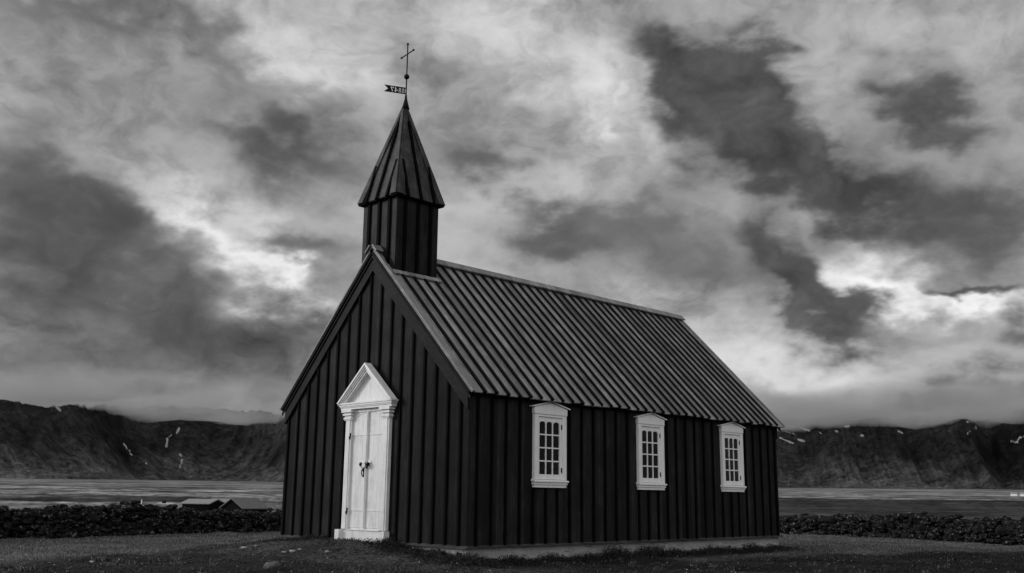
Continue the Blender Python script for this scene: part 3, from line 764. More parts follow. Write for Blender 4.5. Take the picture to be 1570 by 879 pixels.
# windows ---------------------------------------------------------------
def window(yc, xo, sg):
    P = lambda x, y, z: (xo + sg * x, yc + y, z)
    root = MB()
    # outer casing: a part that carries sash, panes, sill, cornice
    for s_ in (-1, 1):
        a, b = s_ * .33, s_ * .435
        root.box(P(0.0, a, 1.14), P(.06, b, 2.335))
        root.box(P(.06, s_ * .415, 1.14), P(.07, s_ * .433, 2.335))
    root.box(P(0.0, -.33, 2.29), P(.06, .33, 2.335))
    fr = part(root, 'window', M_white, bevel=.003)
    off = fr.location
    def sub(mb, name, m_, bev=0):
        o = mb.build(name, m_, fr, bev); return o
    # head: flat board, shallow pediment
    hd = MB()
    hd.box(P(0.003, -.45, 2.335), P(.075, .45, 2.455))
    hd.prism([P(.003, -.46, 2.455), P(.003, .46, 2.455), P(.003, 0, 2.552)], (sg * .065, 0, 0))
    for s_ in (-1, 1):
        p, q = Vector(P(.0, s_ * .515, 2.452)), Vector(P(.0, 0, 2.565))
        X = Vector((sg * .10, 0, 0)); U = Vector((0, 0, .022))
        hd.hexa([p, p + X, q + X, q, p + U, p + X + U, q + X + U, q + U])
    sub(hd, 'cornice', M_white, .003)
    sl_ = MB()
    sl_.hexa([P(0, -.465, 1.105), P(.105, -.465, 1.095), P(.105, .465, 1.095), P(0, .465, 1.105), P(0, -.465, 1.15), P(.105, -.465, 1.125), P(.105, .465, 1.125), P(0, .465, 1.15)])
    sl_.box(P(.002, -.45, 1.05), P(.08, .45, 1.095)); sl_.box(P(.002, -.435, 1.0), P(.062, .435, 1.05))
    sub(sl_, 'sill', M_white, .004)
    # sash: frame with 3 x 4 lights, arched heads in the top row
    sa = MB()
    y0, y1, z0, z1 = -.33, .33, 1.15, 2.29
    gy0, gy1, gz0, gz1 = -.275, .275, 1.24, 2.205
    xs0, xs1 = -.005, .032
    sa.box(P(xs0, y0, z0), P(xs1, gy0, z1)); sa.box(P(xs0, gy1, z0), P(xs1, y1, z1))
    sa.box(P(xs0, gy0, z0), P(xs1, gy1, gz0)); sa.box(P(xs0, gy0, gz1), P(xs1, gy1, z1))
    cw = (gy1 - gy0) / 3; ch = (gz1 - gz0) / 4
    for i in (1, 2): sa.box(P(.0, gy0 + cw * i - .012, gz0), P(.026, gy0 + cw * i + .012, gz1))
    for j in (1, 2, 3): sa.box(P(.002, gy0, gz0 + ch * j - .012), P(.024, gy1, gz0 + ch * j + .012))
    for i in range(3):   # spandrels
        a, b = gy0 + cw * i + (.012 if i else 0), gy0 + cw * (i + 1) - (.012 if i < 2 else 0)
        mid, hw, rise = (a + b) / 2, (b - a) / 2, .045
        for s_ in (-1, 1):
            pts = [P(.001, mid + s_ * hw, gz1), P(.001, mid + s_ * hw, gz1 - rise)]
            for k in range(1, 6):
                t_ = k / 5 * math.pi / 2
                pts.append(P(.001, mid + s_ * hw * math.cos(t_), gz1 - rise + rise * math.sin(t_)))
            sa.prism(pts, (sg * .025, 0, 0))
    # hinges
    sub(sa, 'sash', M_white, 0)
    for z in (1.32, 2.12):
        h = MB(); h.box(P(.032, .315, z - .04), P(.042, .345, z + .04)); h.tube([P(.044, .33, z - .05), P(.044, .33, z + .05)], .008); sub(h, 'hinge', M_iron)
    pn = MB(); pn.box(P(.008, gy0 - .005, gz0 - .005), P(.012, gy1 + .005, gz1 + .005)); sub(pn, 'pane', M_glass)
    lin = MB()
    for s_ in (-1, 1): lin.box(P(-.14, s_ * .33, 1.13), P(-.007, s_ * .395, 2.35))
    lin.box(P(-.14, -.33, 1.125), P(-.007, .33, 1.15)); lin.box(P(-.14, -.33, 2.29), P(-.007, .33, 2.35))
    sub(lin, 'window_lining', M_white)
    return fr
for w in WIN: window(w, .002, 1)
for w in WIN: window(w, -CW - .002, -1)

# door --------------------------------------------------------------------
DX = -2.80
D = lambda x, y, z: (DX + x, -y, z)
fr = MB()
for s_ in (-1, 1):
    fr.box(D(s_ * .50, 0, .19), D(s_ * .685, .075, 2.27))
    fr.box(D(s_ * .535, .075, .19), D(s_ * .65, .09, 2.25))
fr.box(D(-.50, 0, .19), D(.50, .022, .22)); fr.box(D(-.50, .0, 2.40), D(.50, .05, 2.46))
door = part(fr, 'door', M_door, bevel=.003, label='tall white double door with a steep pediment')
def sub(mb, name, m_=M_door, bev=0): return mb.build(name, m_, door, bev)
for s_ in (-1, 1):        # capitals
    c = MB()
    for z0, z1, g_ in ((2.25, 2.275, .02), (2.275, 2.315, .035), (2.315, 2.345, .015), (2.345, 2.385, .05), (2.385, 2.405, .03), (2.405, 2.46, .075)):
        c.box(D(s_ * .50 - s_ * g_ * .8, 0, z0), D(s_ * .685 + s_ * g_, .085 + g_ * .8, z1))
    sub(c, 'capital', M_door, .003)
pd = MB()                  # entablature + pediment
pd.box(D(-.80, 0, 2.462), D(.80, .125, 2.50)); pd.box(D(-.81, 0, 2.50), D(.81, .14, 2.525)); pd.box(D(-.83, 0, 2.525), D(.83, .155, 2.56)); pd.box(D(-.86, 0, 2.56), D(.86, .17, 2.59))
pd.prism([D(-.80, .0, 2.59), D(.80, .0, 2.59), D(0, .0, 3.24)], (0, -.04, 0))
for s_ in (-1, 1):
    A = Vector(D(s_ * .865, 0, 2.585)); B = Vector(D(0, 0, 3.335))
    dn_ = (B - A).normalized(); nn = Vector((dn_.z * s_, 0, -dn_.x * s_)); nn = nn if nn.z > 0 else -nn
    def rk(h0, h1, yy):
        k = 1 / abs(nn.z)
        a0, b0, a1, b1 = A - nn * h0, B - Vector((0, 0, h0 * k)), A - nn * h1, B - Vector((0, 0, h1 * k))
        # keep foot level with the cornice
        a0 = a0 - Vector((0, .036, 0)); b0 = b0 - Vector((0, .036, 0)); b1 = b1 - Vector((0, .036, 0))
        a1 = a0 + (b1 - b0) * 0 + Vector(((-s_) * (h1 - h0) / max(1e-6, abs(dn_.z)), 0, 0)) if True else a1
        Yv = Vector((0, -yy, 0))
        pd.hexa([a1, b1, b0, a0, a1 + Yv, b1 + Yv, b0 + Yv, a0 + Yv])
    rk(0, .035, .16); rk(.035, .065, .14); rk(.065, .095, .12); rk(.095, .13, .10)
sub(pd, 'pediment', M_door, 0)
sl_ = MB()
sl_.box(D(-.62, 0, -.25), D(.62, .085, .172)); sl_.box(D(-.52, 0, .172), D(.52, .10, .19))
sub(sl_, 'door_sill', M_door, .004)
for s_ in (-1, 1):
    k = MB(); k.box(D(s_ * .50 + (0 if s_ > 0 else 0), .101 if 0 else 0, -.25), D(s_ * .74, .12 if s_ > 0 else .24, .185)); 
    k2 = MB()
    if s_ < 0: k2.box(D(-.76, 0, -.25), D(-.622, .17, .18))
    else: k2.box(D(.622, 0, -.25), D(.72, .13, .18))
    sub(k2, 'plinth_block', M_door, .004)
for s_ in (-1, 1):         # leaves of vertical boards with a shallow arched head panel
    lf = MB(); n_ = 3; x0, x1 = s_ * .002, s_ * .50
    for i in range(n_):
        a = x0 + (x1 - x0) * i / n_; b = x0 + (x1 - x0) * (i + 1) / n_
        lf.box(D(a + s_ * .0006, .002, .222), D(b - s_ * .0006, .030, 2.399))
    # arched head trim
    pts = []
    for i in range(11):
        t_ = i / 10; x = s_ * (.02 + .47 * t_); z = 2.385 - .13 * t_**2.2
        pts.append((x, z))
    for (xa, za), (xb, zb) in zip(pts[:-1], pts[1:]):
        lf.hexa([D(xa, .03, za - .006), D(xa, .036, za - .006), D(xb, .036, zb - .006), D(xb, .03, zb - .006), D(xa, .03, za + .004), D(xa, .036, za + .004), D(xb, .036, zb + .004), D(xb, .03, zb + .004)])
    sub(lf, 'door_leaf', M_door, .002)
mt = MB(); mt.box(D(-.035, .03, .222), D(.024, .062, 2.399)); mt.box(D(-.016, .062, .222), D(.006, .072, 2.399)); sub(mt, 'meeting_stile', M_door, .003)
for s_ in (-1, 1):
    for z in (.545, 1.965):
        h = MB()
        h.box(D(s_ * .07, .0305, z - .016), D(s_ * .50, .038, z + .016))
        h.prism([D(s_ * .07, .0305, z - .022), D(s_ * .03, .0305, z), D(s_ * .07, .0305, z + .022)], (0, -.007, 0))
        sub(h, 'strap_hinge', M_door, .002)
        if s_ > 0: continue
        p_ = MB(); p_.tube([D(s_ * .505, .085, z - .035), D(s_ * .505, .085, z + .04)], .013); p_.prism([D(s_ * .50, .08, z - .02), D(s_ * .54, .08, z - .03), D(s_ * .52, .08, z - .085)], (0, -.02, 0))
        sub(p_, 'hinge_pin', M_iron)
# bolt, hasp plates and ring
hp = MB()
for x in (-.14, -.03, .085):
    for (dx, dz) in ((0, 0), (-.028, .03), (.028, .03), (-.028, -.03), (.028, -.03), (0, .048), (0, -.05)):
        hp.ball(D(x + dx, .042 if x < -.1 or x > .0 else .092, 1.405 + dz), .031, 8, 6, 0, (1, .35, 1))
sub(hp, 'latch_plate', M_door)
bo = MB(); bo.tube([D(-.14, .07, 1.40), D(.09, .07, 1.40)], .015); bo.ball(D(-.135, .075, 1.40), .04, 10, 8); bo.ball(D(.09, .08, 1.40), .04, 10, 8)
bo.tube([D(.075, .09, 1.40), D(.09, .09, 1.34), D(.075, .09, 1.32), D(.06, .09, 1.34)], .012)
sub(bo, 'door_bolt', M_iron)
rg = MB(); ring = [D(-.10 + .034 * math.sin(t_), .052 + .012 * math.cos(t_), 1.235 + .062 * math.cos(t_)) for t_ in [2 * math.pi * i / 16 for i in range(17)]]
rg.tube(ring, .0095, 6); rg.ball(D(-.095, .045, 1.30), .027, 10, 8, 0, (.8, .8, 1.5))
sub(rg, 'ring_handle', M_iron)

# tower ---------------------------------------------------------------------
TY, TT_, TZ0, TZ1 = .611, .543, 4.4, 6.70
tw = MB()
tw.box((MX - TT_, TY - TT_, TZ0), (MX + TT_, TY + TT_, TZ1), 0)
for s_ in (-.33, 0.0, .33):
    for sg in (-1, 1):
        tw.box((MX + s_ - .035, TY + sg * TT_, TZ0), (MX + s_ + .035, TY + sg * (TT_ + .035), TZ1 - .0), 1)
        tw.box((MX + sg * TT_, TY + s_ - .035, TZ0), (MX + sg * (TT_ + .035), TY + s_ + .035, TZ1 - .0), 1)
tower = part(tw, 'tower', [M_tower, M_bat], label='square tower of black boards standing on the ridge')
for sg in (1, -1):
    fl = MB()
    n = Vector((sg * slope, 0, 1)).normalized()
    xx = MX + sg * (TT_ + .05)
    fl.bar((xx, TY - TT_ - .05, roofz(xx) + .03), (xx, TY + TT_ + .06, roofz(xx) + .03), .12, .03, n)
    fl.build('flashing_board', M_roof, tower)
# spire
SZ, SH, SA = 6.69, .628, 8.93
sp_ = MB()
ap = Vector((MX, TY, SA))
cs = [Vector((MX + a * SH, TY + b * SH, SZ)) for a, b in ((-1, -1), (1, -1), (1, 1), (-1, 1))]
sp_.add(cs + [ap], [(0, 1, 4), (1, 2, 4), (2, 3, 4), (3, 0, 4), (3, 2, 1, 0)], 0)
for i in range(4):
    a, b = cs[i], cs[(i + 1) % 4]; mid = (a + b) / 2; n = (b - a).cross(ap - a).normalized()
    n = n if n.dot(mid - Vector((MX, TY, SZ))) > 0 else -n
    al = (b - a).normalized()
    def fp(s, t): return a + (b - a) * (.5 + s) + (ap - a - (b - a) * .5) * t if False else (mid + al * (s * 2 * SH)) + (ap - mid) * t
    sp_.bar(mid + al * .0 - (ap - mid) * .012, mid + (ap - mid) * .80, .055, .04, n, 1)
    for s_, tt in ((-.27, .36), (.27, .36)):
        sp_.bar(mid + al * (s_ * 2 * SH) - (ap - mid) * .012, mid + al * (s_ * 2 * SH) + (ap - mid) * tt, .055, .04, n, 1)
    # hip boards either side of each arris
    for c0, c1 in ((a, al), (b, -al)):
        p0 = c0 + c1 * .09; q0 = ap + c1 * .012 - Vector((0, 0, .08))
        hw = c1 * .095
        pts = [c0 + n * .001, c0 + c1 * .17, ap - (ap - c0) * .02 + c1 * .05 - (ap-mid)*.03, ap - (ap - c0) * .02]
        pts = [Vector(p) for p in pts]
        sp_.hexa(pts + [p + n * .03 for p in pts], 2)
# drip edge under the eave
for i in range(4):
    a, b = cs[i], cs[(i + 1) % 4]
    d_ = (b - a).normalized(); nn = Vector((d_.y, -d_.x, 0))
    sp_.bar(a - nn * .02 + Vector((0, 0, -.035)), b - nn * .02 + Vector((0, 0, -.035)), .035, .034, (0, 0, 1), 1)
sp_.build('spire', [M_spire, M_bat, M_spire], tower)

# weather vane: rod, ball, banner, cross --------------------------------------
RX, RY = MX + .008, TY + .01
tw_loc = Vector((0, 0, 0))
vr = MB(); vr.tube([(RX, RY, 8.80), (RX, RY, 8.90), (RX, RY, 9.02), (RX, RY, 9.12)], [.085, .06, .03, .02], 10); vr.tube([(RX, RY, 9.1), (RX, RY, 10.28)], .0135, 8); vr.ball((RX, RY, 10.285), .026, 10, 8)
vane = part(vr, 'weather_vane', M_iron, church, label='iron rod with banner, ball and cross')
b_ = MB(); b_.ball((RX, RY, 9.535), .058, 18, 12); b_.build('ball', M_iron, vane)
cr = MB(); ca = Vector((1.0, -.15, 0)).normalized()
p0, p1 = Vector((RX, RY, 10.055)) - ca * .25, Vector((RX, RY, 10.055)) + ca * .25
cr.tube([p0, p1], .0125, 8); cr.ball(p0, .024, 10, 8); cr.ball(p1, .024, 10, 8); cr.build('cross', M_iron, vane)
# banner: swallow-tailed plate with the date cut through it
def banner():
    vd = Vector((-.20, -.42, 0)); ln = vd.length; vd.normalize()
    z0, z1 = 9.135, 9.285
    # plate is drawn flat (u = distance from the rod, v = height) then stood up
    segs = []   # strokes of the digits, in a unit box, cut out by leaving them open
    GW, GH = 98, 30                       # fine cell grid, cells of about 5 mm
    L_ = .475
    solid = np.ones((GW, GH), bool)
    def cell(u, v): return int(u / L_ * GW), int(v * GH)
    UU, VV = np.meshgrid((np.arange(GW) + .5) / GW * L_, (np.arange(GH) + .5) / GH, indexing='ij')
    solid &= ~((UU > L_ - .085) & (np.abs(VV - .5) < (UU - (L_ - .085)) / .085 * .5))
    def cut(mask):
        nonlocal solid; solid &= ~mask
    cut((UU > .014) & (UU < .030) & (VV > .15) & (VV < .85))
    hgt = .15
    def rect(u0, v0, u1, v1): cut((UU >= u0) & (UU <= u1) & (VV >= v0) & (VV <= v1))
    def line(u0, v0, u1, v1, w):
        dx, dy = u1 - u0, (v1 - v0) * hgt
        px, py = UU - u0, (VV - v0) * hgt
        t_ = np.clip((px * dx + py * dy) / (dx * dx + dy * dy), 0, 1)
        cut(np.hypot(px - t_ * dx, py - t_ * dy) < w / 2)
    def ringc(u, v, ru, rv, w):
        rr_ = np.hypot((UU - u) / ru, (VV - v) * hgt / rv); cut((rr_ > 1 - w / ru) & (rr_ < 1.0))
    # digits run 1, 8, 4, 7 away from the rod
    u = .052   # 1
    line(u + .018, .2, u + .018, .8, .018); line(u + .018, .8, u + .004, .68, .011); line(u + .003, .2, u + .033, .2, .011)
    u = .108   # 8
    ringc(u + .028, .655, .024, .026, .011); ringc(u + .028, .345, .029, .029, .012)
    u = .185   # 4
    line(u + .046, .2, u + .046, .8, .016); line(u + .046, .8, u + .004, .38, .010); line(u + .004, .38, u + .064, .38, .011); line(u + .032, .2, u + .060, .2, .010)
    u = .268   # 7
    line(u + .004, .78, u + .058, .78, .017); line(u + .056, .78, u + .026, .2, .016); line(u + .005, .78, u + .005, .66, .010)
    mb = MB(); n = Vector((-vd.y, vd.x, 0)) * .0035
    run = np.zeros_like(solid)
    o_ = Vector((RX, RY, 0))
    for j in range(GH):
        i = 0
        while i < GW:
            if solid[i, j]:
                k = i
                while k < GW and solid[k, j]: k += 1
                a = o_ + vd * (i / GW * L_); b = o_ + vd * (k / GW * L_)
                za, zb_ = z0 + (z1 - z0) * j / GH, z0 + (z1 - z0) * (j + 1) / GH
                mb.hexa([a - n + Vector((0,0,za)), b - n + Vector((0,0,za)), b + n + Vector((0,0,za)), a + n + Vector((0,0,za)),
                         a - n + Vector((0,0,zb_)), b - n + Vector((0,0,zb_)), b + n + Vector((0,0,zb_)), a + n + Vector((0,0,zb_))])
                i = k
            else: i += 1
    return mb
banner().build('banner', M_iron, vane)

# ------------------------------------------------------------------ dry stone wall
def rock_template(seed, sub=2):
    bm = bmesh.new(); bmesh.ops.create_icosphere(bm, subdivisions=sub, radius=1)
    V = np.array([v.co for v in bm.verts]); F = np.array([[v.index for v in f.verts] for f in bm.faces]); bm.free()
    r_ = np.random.RandomState(seed)
    for k in range(7):   # chip planes off the ball
        n = r_.normal(size=3); n /= np.linalg.norm(n); d = r_.uniform(.55, .85)
        s = V @ n; V = V - np.outer(np.clip(s - d, 0, None), n)
    V = V * (1 + .10 * r_.normal(size=(len(V), 1)))
    return V, F
rocks = [rock_template(i) for i in range(10)]
def lava_mat():
    m, t, b = mat('lava_stone', .02, .9, .15); g = G(t)
    c = g.coord(); n1 = g.noise(c, 3.2, 5, .65); n2 = g.noise(c, 26, 5, .7); v3 = g.noise(c, 9, 3, .6)
    v = g.m('MULTIPLY', g.ramp(n1, [(.4, .3), (.62, 1.6)]), g.ramp(n2, [(.38, .4), (.62, 1.7)]))
    lich = g.ramp(g.m('MULTIPLY_ADD', n2, .5, g.m('MULTIPLY', v3, .6)), [(.615, 0), (.66, 1)])
    v = g.mix(g.m('MULTIPLY', lich, .75), g.m('MULTIPLY', v, .009), .19)
    g.l(v, b.inputs['Base Color']); g.bump(b, n2, .9, .02)
    return m
M_lava = lava_mat()
pathw = [(-8,-14.5),(-11,-9.5),(-14.3,-2.9),(-16.2,6.4),(-16.2,14),(-13,21),(-7.6,23.7),(2.0,21.0),(11,17),(19,10)]
P = np.array(pathw); 
# smooth the centreline
for _ in range(3):
    Q_ = [P[0]]
    for a, b in zip(P[:-1], P[1:]): Q_ += [a * .75 + b * .25, a * .25 + b * .75]
    Q_.append(P[-1]); P = np.array(Q_)
seg = np.hypot(*(P[1:] - P[:-1]).T); cum = np.concatenate([[0], np.cumsum(seg)]); LEN = cum[-1]
def cl(s):
    x = np.interp(s, cum, P[:, 0]); y = np.interp(s, cum, P[:, 1])
    x2 = np.interp(min(s + .3, LEN), cum, P[:, 0]); y2 = np.interp(min(s + .3, LEN), cum, P[:, 1])
    x1 = np.interp(max(s - .3, 0), cum, P[:, 0]); y1 = np.interp(max(s - .3, 0), cum, P[:, 1])
    t_ = np.array([x2 - x1, y2 - y1]); t_ /= np.linalg.norm(t_); return x, y, t_
rs_ = np.random.RandomState(3)
VV_, FF_ = [], []; base = 0
def put(x, y, z, sx, sy, sz, ang):
    global base
    v, f = rocks[rs_.randint(len(rocks))]
    q = rs_.normal(size=(3, 3)); q, _r = np.linalg.qr(q)
    v = (v @ q) * np.array([sx, sy, sz])
    c, s = math.cos(ang), math.sin(ang)
    v = np.stack([v[:, 0] * c - v[:, 1] * s, v[:, 0] * s + v[:, 1] * c, v[:, 2]], -1) + np.array([x, y, z])
    VV_.append(v); FF_.append(f + base); base += len(v)
def wall_h(s): return .68 + .2 * float(fbm(np.array([s * .45]), np.array([0.]), 3, 6)[0])
s = 0
while s < LEN:      # hearting
    x, y, t_ = cl(s); g0 = float(terrain(x, y)); h = wall_h(s)
    put(x, y, g0 + h * .42, .3, .22, h * .50, math.atan2(t_[1], t_[0])); s += .25
for side_ in (-1, 1, 0):
    s = 0
    while s < LEN:
        h = wall_h(s); x, y, t_ = cl(s); nx, ny = -t_[1], t_[0]; g0 = float(terrain(x, y)); ang = math.atan2(t_[1], t_[0])
        if side_ == 0:
            for o_ in (-.15, .0, .14):
                put(x + nx * o_, y + ny * o_, g0 + h - .03 + rs_.uniform(-.07, .05) + (.09 if rs_.rand() < .07 else 0), rs_.uniform(.08, .2), rs_.uniform(.08, .15), rs_.uniform(.05, .11), ang + rs_.uniform(-.8, .8))
            s += .17
        else:
            z = rs_.uniform(0, .1)
            while z < h - .02:
                big = rs_.uniform(.05, .15) if rs_.rand() < .8 else rs_.uniform(.13, .2); o_ = .36 - .12 * z / h + rs_.uniform(-.05, .035); ds = rs_.uniform(-.09, .09)
                put(x + nx * side_ * o_ + t_[0] * ds, y + ny * side_ * o_ + t_[1] * ds, g0 + z, big * rs_.uniform(.9, 1.4), rs_.uniform(.09, .15), big * rs_.uniform(.5, .95), ang + rs_.uniform(-.4, .4))
                z += big * 1.1
            s += .17
sw = mesh_np('stone_wall', np.concatenate(VV_), np.concatenate(FF_), M_lava, False)
tag(sw, 'low dry wall of dark lava stones curving round behind the church', 'stone wall')

# ------------------------------------------------------------------ grass, weeds
def grass_mat(name, base, var=.6):
    m, t, b = mat(name, base, .7, .25); g = G(t)
    geo = g.n('ShaderNodeNewGeometry')
    r_ = geo.outputs['Random Per Island']
    n = g.noise(geo.outputs['Position'], .7, 4, .6)
    v = g.m('MULTIPLY', g.m('MULTIPLY_ADD', g.m('POWER', r_, 3.0), var * 5.0, 1 - var), g.ramp(n, [(.35, .6), (.65, 1.4)]))
    g.l(g.m('MULTIPLY', v, base), b.inputs['Base Color'])
    return m
M_grass = grass_mat('grass_blades', .075)
M_weed = grass_mat('weed_leaves', .012, .8)
M_dturf = grass_mat('rough_turf', .011, .92)
def blades(name, x, y, h, w, matl, label, lean=.5, zoff=-.01):
    n = len(x); r_ = np.random.RandomState(len(name) + n)
    z = terrain(x, y) + zoff
    a = r_.uniform(0, 2 * np.pi, n); l = r_.uniform(.1, lean, n) * h; b = r_.uniform(0, 2 * np.pi, n)
    p0 = np.stack([x - np.cos(a) * w, y - np.sin(a) * w, z], -1); p1 = np.stack([x + np.cos(a) * w, y + np.sin(a) * w, z], -1)
    m0 = np.stack([x + np.cos(b) * l * .4 - np.cos(a) * w * .7, y + np.sin(b) * l * .4 - np.sin(a) * w * .7, z + h * .6], -1)
    m1 = np.stack([x + np.cos(b) * l * .4 + np.cos(a) * w * .7, y + np.sin(b) * l * .4 + np.sin(a) * w * .7, z + h * .6], -1)
    p2 = np.stack([x + np.cos(b) * l, y + np.sin(b) * l, z + h], -1)
    V = np.stack([p0, p1, m1, m0, p2], 1).reshape(-1, 3)
    i = np.arange(n)[:, None] * 5
    F = np.concatenate([i + np.array([[0, 1, 2]]), i + np.array([[0, 2, 3]]), i + np.array([[3, 2, 4]])], 0)
    o = mesh_np(name, V, F, matl, False)
    return tag(o, label, 'grass', kind='stuff')
def leaves(name, x, y, h, size, matl, label, per=5, spread=.03):
    """creeping or upright leafy plants: small leaf faces filling each plant's height"""
    n = len(x); r_ = np.random.RandomState(len(name) * 7 + n)
    x = np.repeat(x, per); y = np.repeat(y, per); h = np.repeat(h, per); size = np.repeat(size, per) * r_.uniform(.6, 1.3, n * per)
    t_ = r_.rand(n * per)
    z0 = terrain(x, y)
    sp_ = spread * (1 - .5 * t_)
    C_ = np.stack([x + r_.normal(0, 1, n * per) * sp_, y + r_.normal(0, 1, n * per) * sp_, z0 + h * t_], -1)
    u_ = r_.normal(size=(n * per, 3)); u_ /= np.linalg.norm(u_, axis=1)[:, None]
    q = r_.normal(size=(n * per, 3)); q -= (q * u_).sum(1)[:, None] * u_; q /= np.linalg.norm(q, axis=1)[:, None]
    s_ = size[:, None]
    V = np.stack([C_ - u_ * s_, C_ + q * s_ * .45, C_ + u_ * s_, C_ - q * s_ * .45], 1).reshape(-1, 3)
    F = np.arange(n * per)[:, None] * 4 + np.array([[0, 1, 2, 3]])
    return tag(mesh_np(name, V, F, matl, False), label, 'plants', kind='stuff')
r_ = np.random.RandomState(11)
def scatter(n, r0, r1, a0=12, a1=77):
    a = np.radians(r_.uniform(a0, a1, n)); r = np.sqrt(r_.uniform(r0**2, r1**2, n))
    return 12.64 - np.sin(a) * r, -11.62 + np.cos(a) * r
def outside(x, y, m=.1): return ~((x > -CW - m) & (x < m) & (y > -m) & (y < CL + m))
def darkzone(x, y):
    cx, cy = x - 12.64, y + 11.62
    azd = np.degrees(np.arctan2(-cx, cy)); rc = np.hypot(cx, cy)
    edge = 18.7 + .42 * (72 - azd) - 13.5 * (1 - sstep(42, 50, azd)) + 1.3 * fbm(x * .3, y * .3, 3, 21)
    return rc < edge - .4
x, y = scatter(230000, 13.5, 40)
k = outside(x, y) & ~darkzone(x, y) & (vnoise(x * .9, y * .9, 5) + .5 > r_.rand(len(x)) * .75)
x, y = x[k], y[k]
blades('grass', x, y, r_.uniform(.02, .06, len(x)), .006 + 0 * x, M_grass, 'short pale churchyard grass', .9)
x, y = scatter(170000, 12, 30)
dens = np.clip(.45 + 1.3 * fbm(x * .8, y * .8, 3, 14), 0, 1)
k = outside(x, y) & darkzone(x, y) & (r_.rand(len(x)) < dens)
x, y = x[k], y[k]
leaves('rough_turf', x, y, r_.uniform(.008, .045, len(x)) * (.5 + dens[k]), r_.uniform(.008, .018, len(x)), M_dturf, 'dark rough turf with low creeping plants in front of the church', 3, .04)
# stray tussocks standing out of the rough turf
cx_, cy_ = scatter(420, 13, 30, 14, 77)
k = outside(cx_, cy_, .2) & (darkzone(cx_, cy_) | (np.random.RandomState(4).rand(len(cx_)) < .15)); cx_, cy_ = cx_[k], cy_[k]
rt = np.random.RandomState(21); nb = 26
x = np.repeat(cx_, nb) + rt.normal(0, .05, len(cx_) * nb); y = np.repeat(cy_, nb) + rt.normal(0, .05, len(cy_) * nb)
hh_ = np.repeat(rt.uniform(.04, .12, len(cx_)), nb) * rt.uniform(.5, 1.1, len(x))
blades('tussocks', x, y, hh_, .005 + 0 * x, M_grass, 'stray grass tussocks in the rough turf', 1.1)
# taller weeds along the foot of the walls
def strip(n, p, q, w, hmin, hmax, seed):
    rr_ = np.random.RandomState(seed); t_ = rr_.rand(n); p, q = np.array(p, float), np.array(q, float)
    d = q - p; L_ = np.linalg.norm(d); d /= L_; nrm = np.array([d[1], -d[0]])
    cl_ = .5 + fbm(t_ * L_ * 1.4, np.full(n, seed * 1.7), 3, seed)
    off = np.abs(rr_.normal(0, w, n)) + .03
    keep = rr_.rand(n) < np.clip(cl_ * 2.2 - .35, .1, 1)
    X = p[0] + d[0] * t_ * L_ + nrm[0] * off; Y = p[1] + d[1] * t_ * L_ + nrm[1] * off
    h = rr_.uniform(hmin, hmax, n) * np.clip(cl_ * 1.6, .15, 1.5) * np.exp(-off * .8)
    return X[keep], Y[keep], h[keep]
xs, ys, hs = [], [], []
for a in ((9000, (.0, 0.2), (.0, CL + .3), .22, .04, .20, 5), (2600, (-2.0, 0), (.1, 0), .3, .05, .17, 8), (1600, (-CW, 0), (-3.7, 0), .25, .04, .12, 9), (1200, (.0, -.2), (.6, .3), .3, .05, .16, 12)):
    X_, Y_, h_ = strip(*a); xs.append(X_); ys.append(Y_); hs.append(h_)
x, y, h = map(np.concatenate, (xs, ys, hs))
leaves('weeds', x, y, h, .010 + .008 * np.random.RandomState(2).rand(len(x)), M_weed, 'straggling dark weeds along the foot of the church walls', 9, .035)
# small leafy plants by the door sill
pl = MB()
# flower heads and pale grit scattered through the turf
x, y = scatter(900, 15, 34)
k = outside(x, y, .3); x, y = x[k], y[k]
fl_ = MB()
for X_, Y_, Z_ in zip(x, y, terrain(x, y)):
    s_ = rng.uniform(.004, .012)
    fl_.ball((X_, Y_, Z_ + rng.uniform(.03, .08)), s_, 5, 4, 0, (1, 1, .6))
o = fl_.build('small_flowers', plain('flower_heads', .45, .8)); tag(o, 'tiny pale flower heads dotted through the turf', 'flowers', kind='stuff')

# ------------------------------------------------------------------ stones and bits lying in the foreground
def ray_ground(px, py):
    d = fwd + r2 * ((px - 785) / FPX) + u2 * ((439.5 - py) / FPX); d.normalize(); t_ = 5.0
    for _ in range(60):
        p = CAM + d * t_; gz = float(terrain(p.x, p.y)); t_ += (gz - p.z) / d.z * .7 if abs(d.z) > 1e-4 else 0
    return CAM + d * t_
def stone(loc, sx, sy, sz, m_, label, grp=None, name='stone'):
    v, f = rock_template(int(abs(loc[0] * 131 + loc[1] * 71)) % 999, 3)
    o = mesh_np(name, v * np.array([sx, sy, sz]), f, m_, True); o.location = loc
    o.rotation_euler = (0, 0, rng.uniform(0, 6)); return tag(o, label, 'stone', grp)
M_bould = plain('grey_boulder', .07, .9, 14, .5, .6)
M_pale = plain('pale_stone', .3, .85, 20, .3, .5)

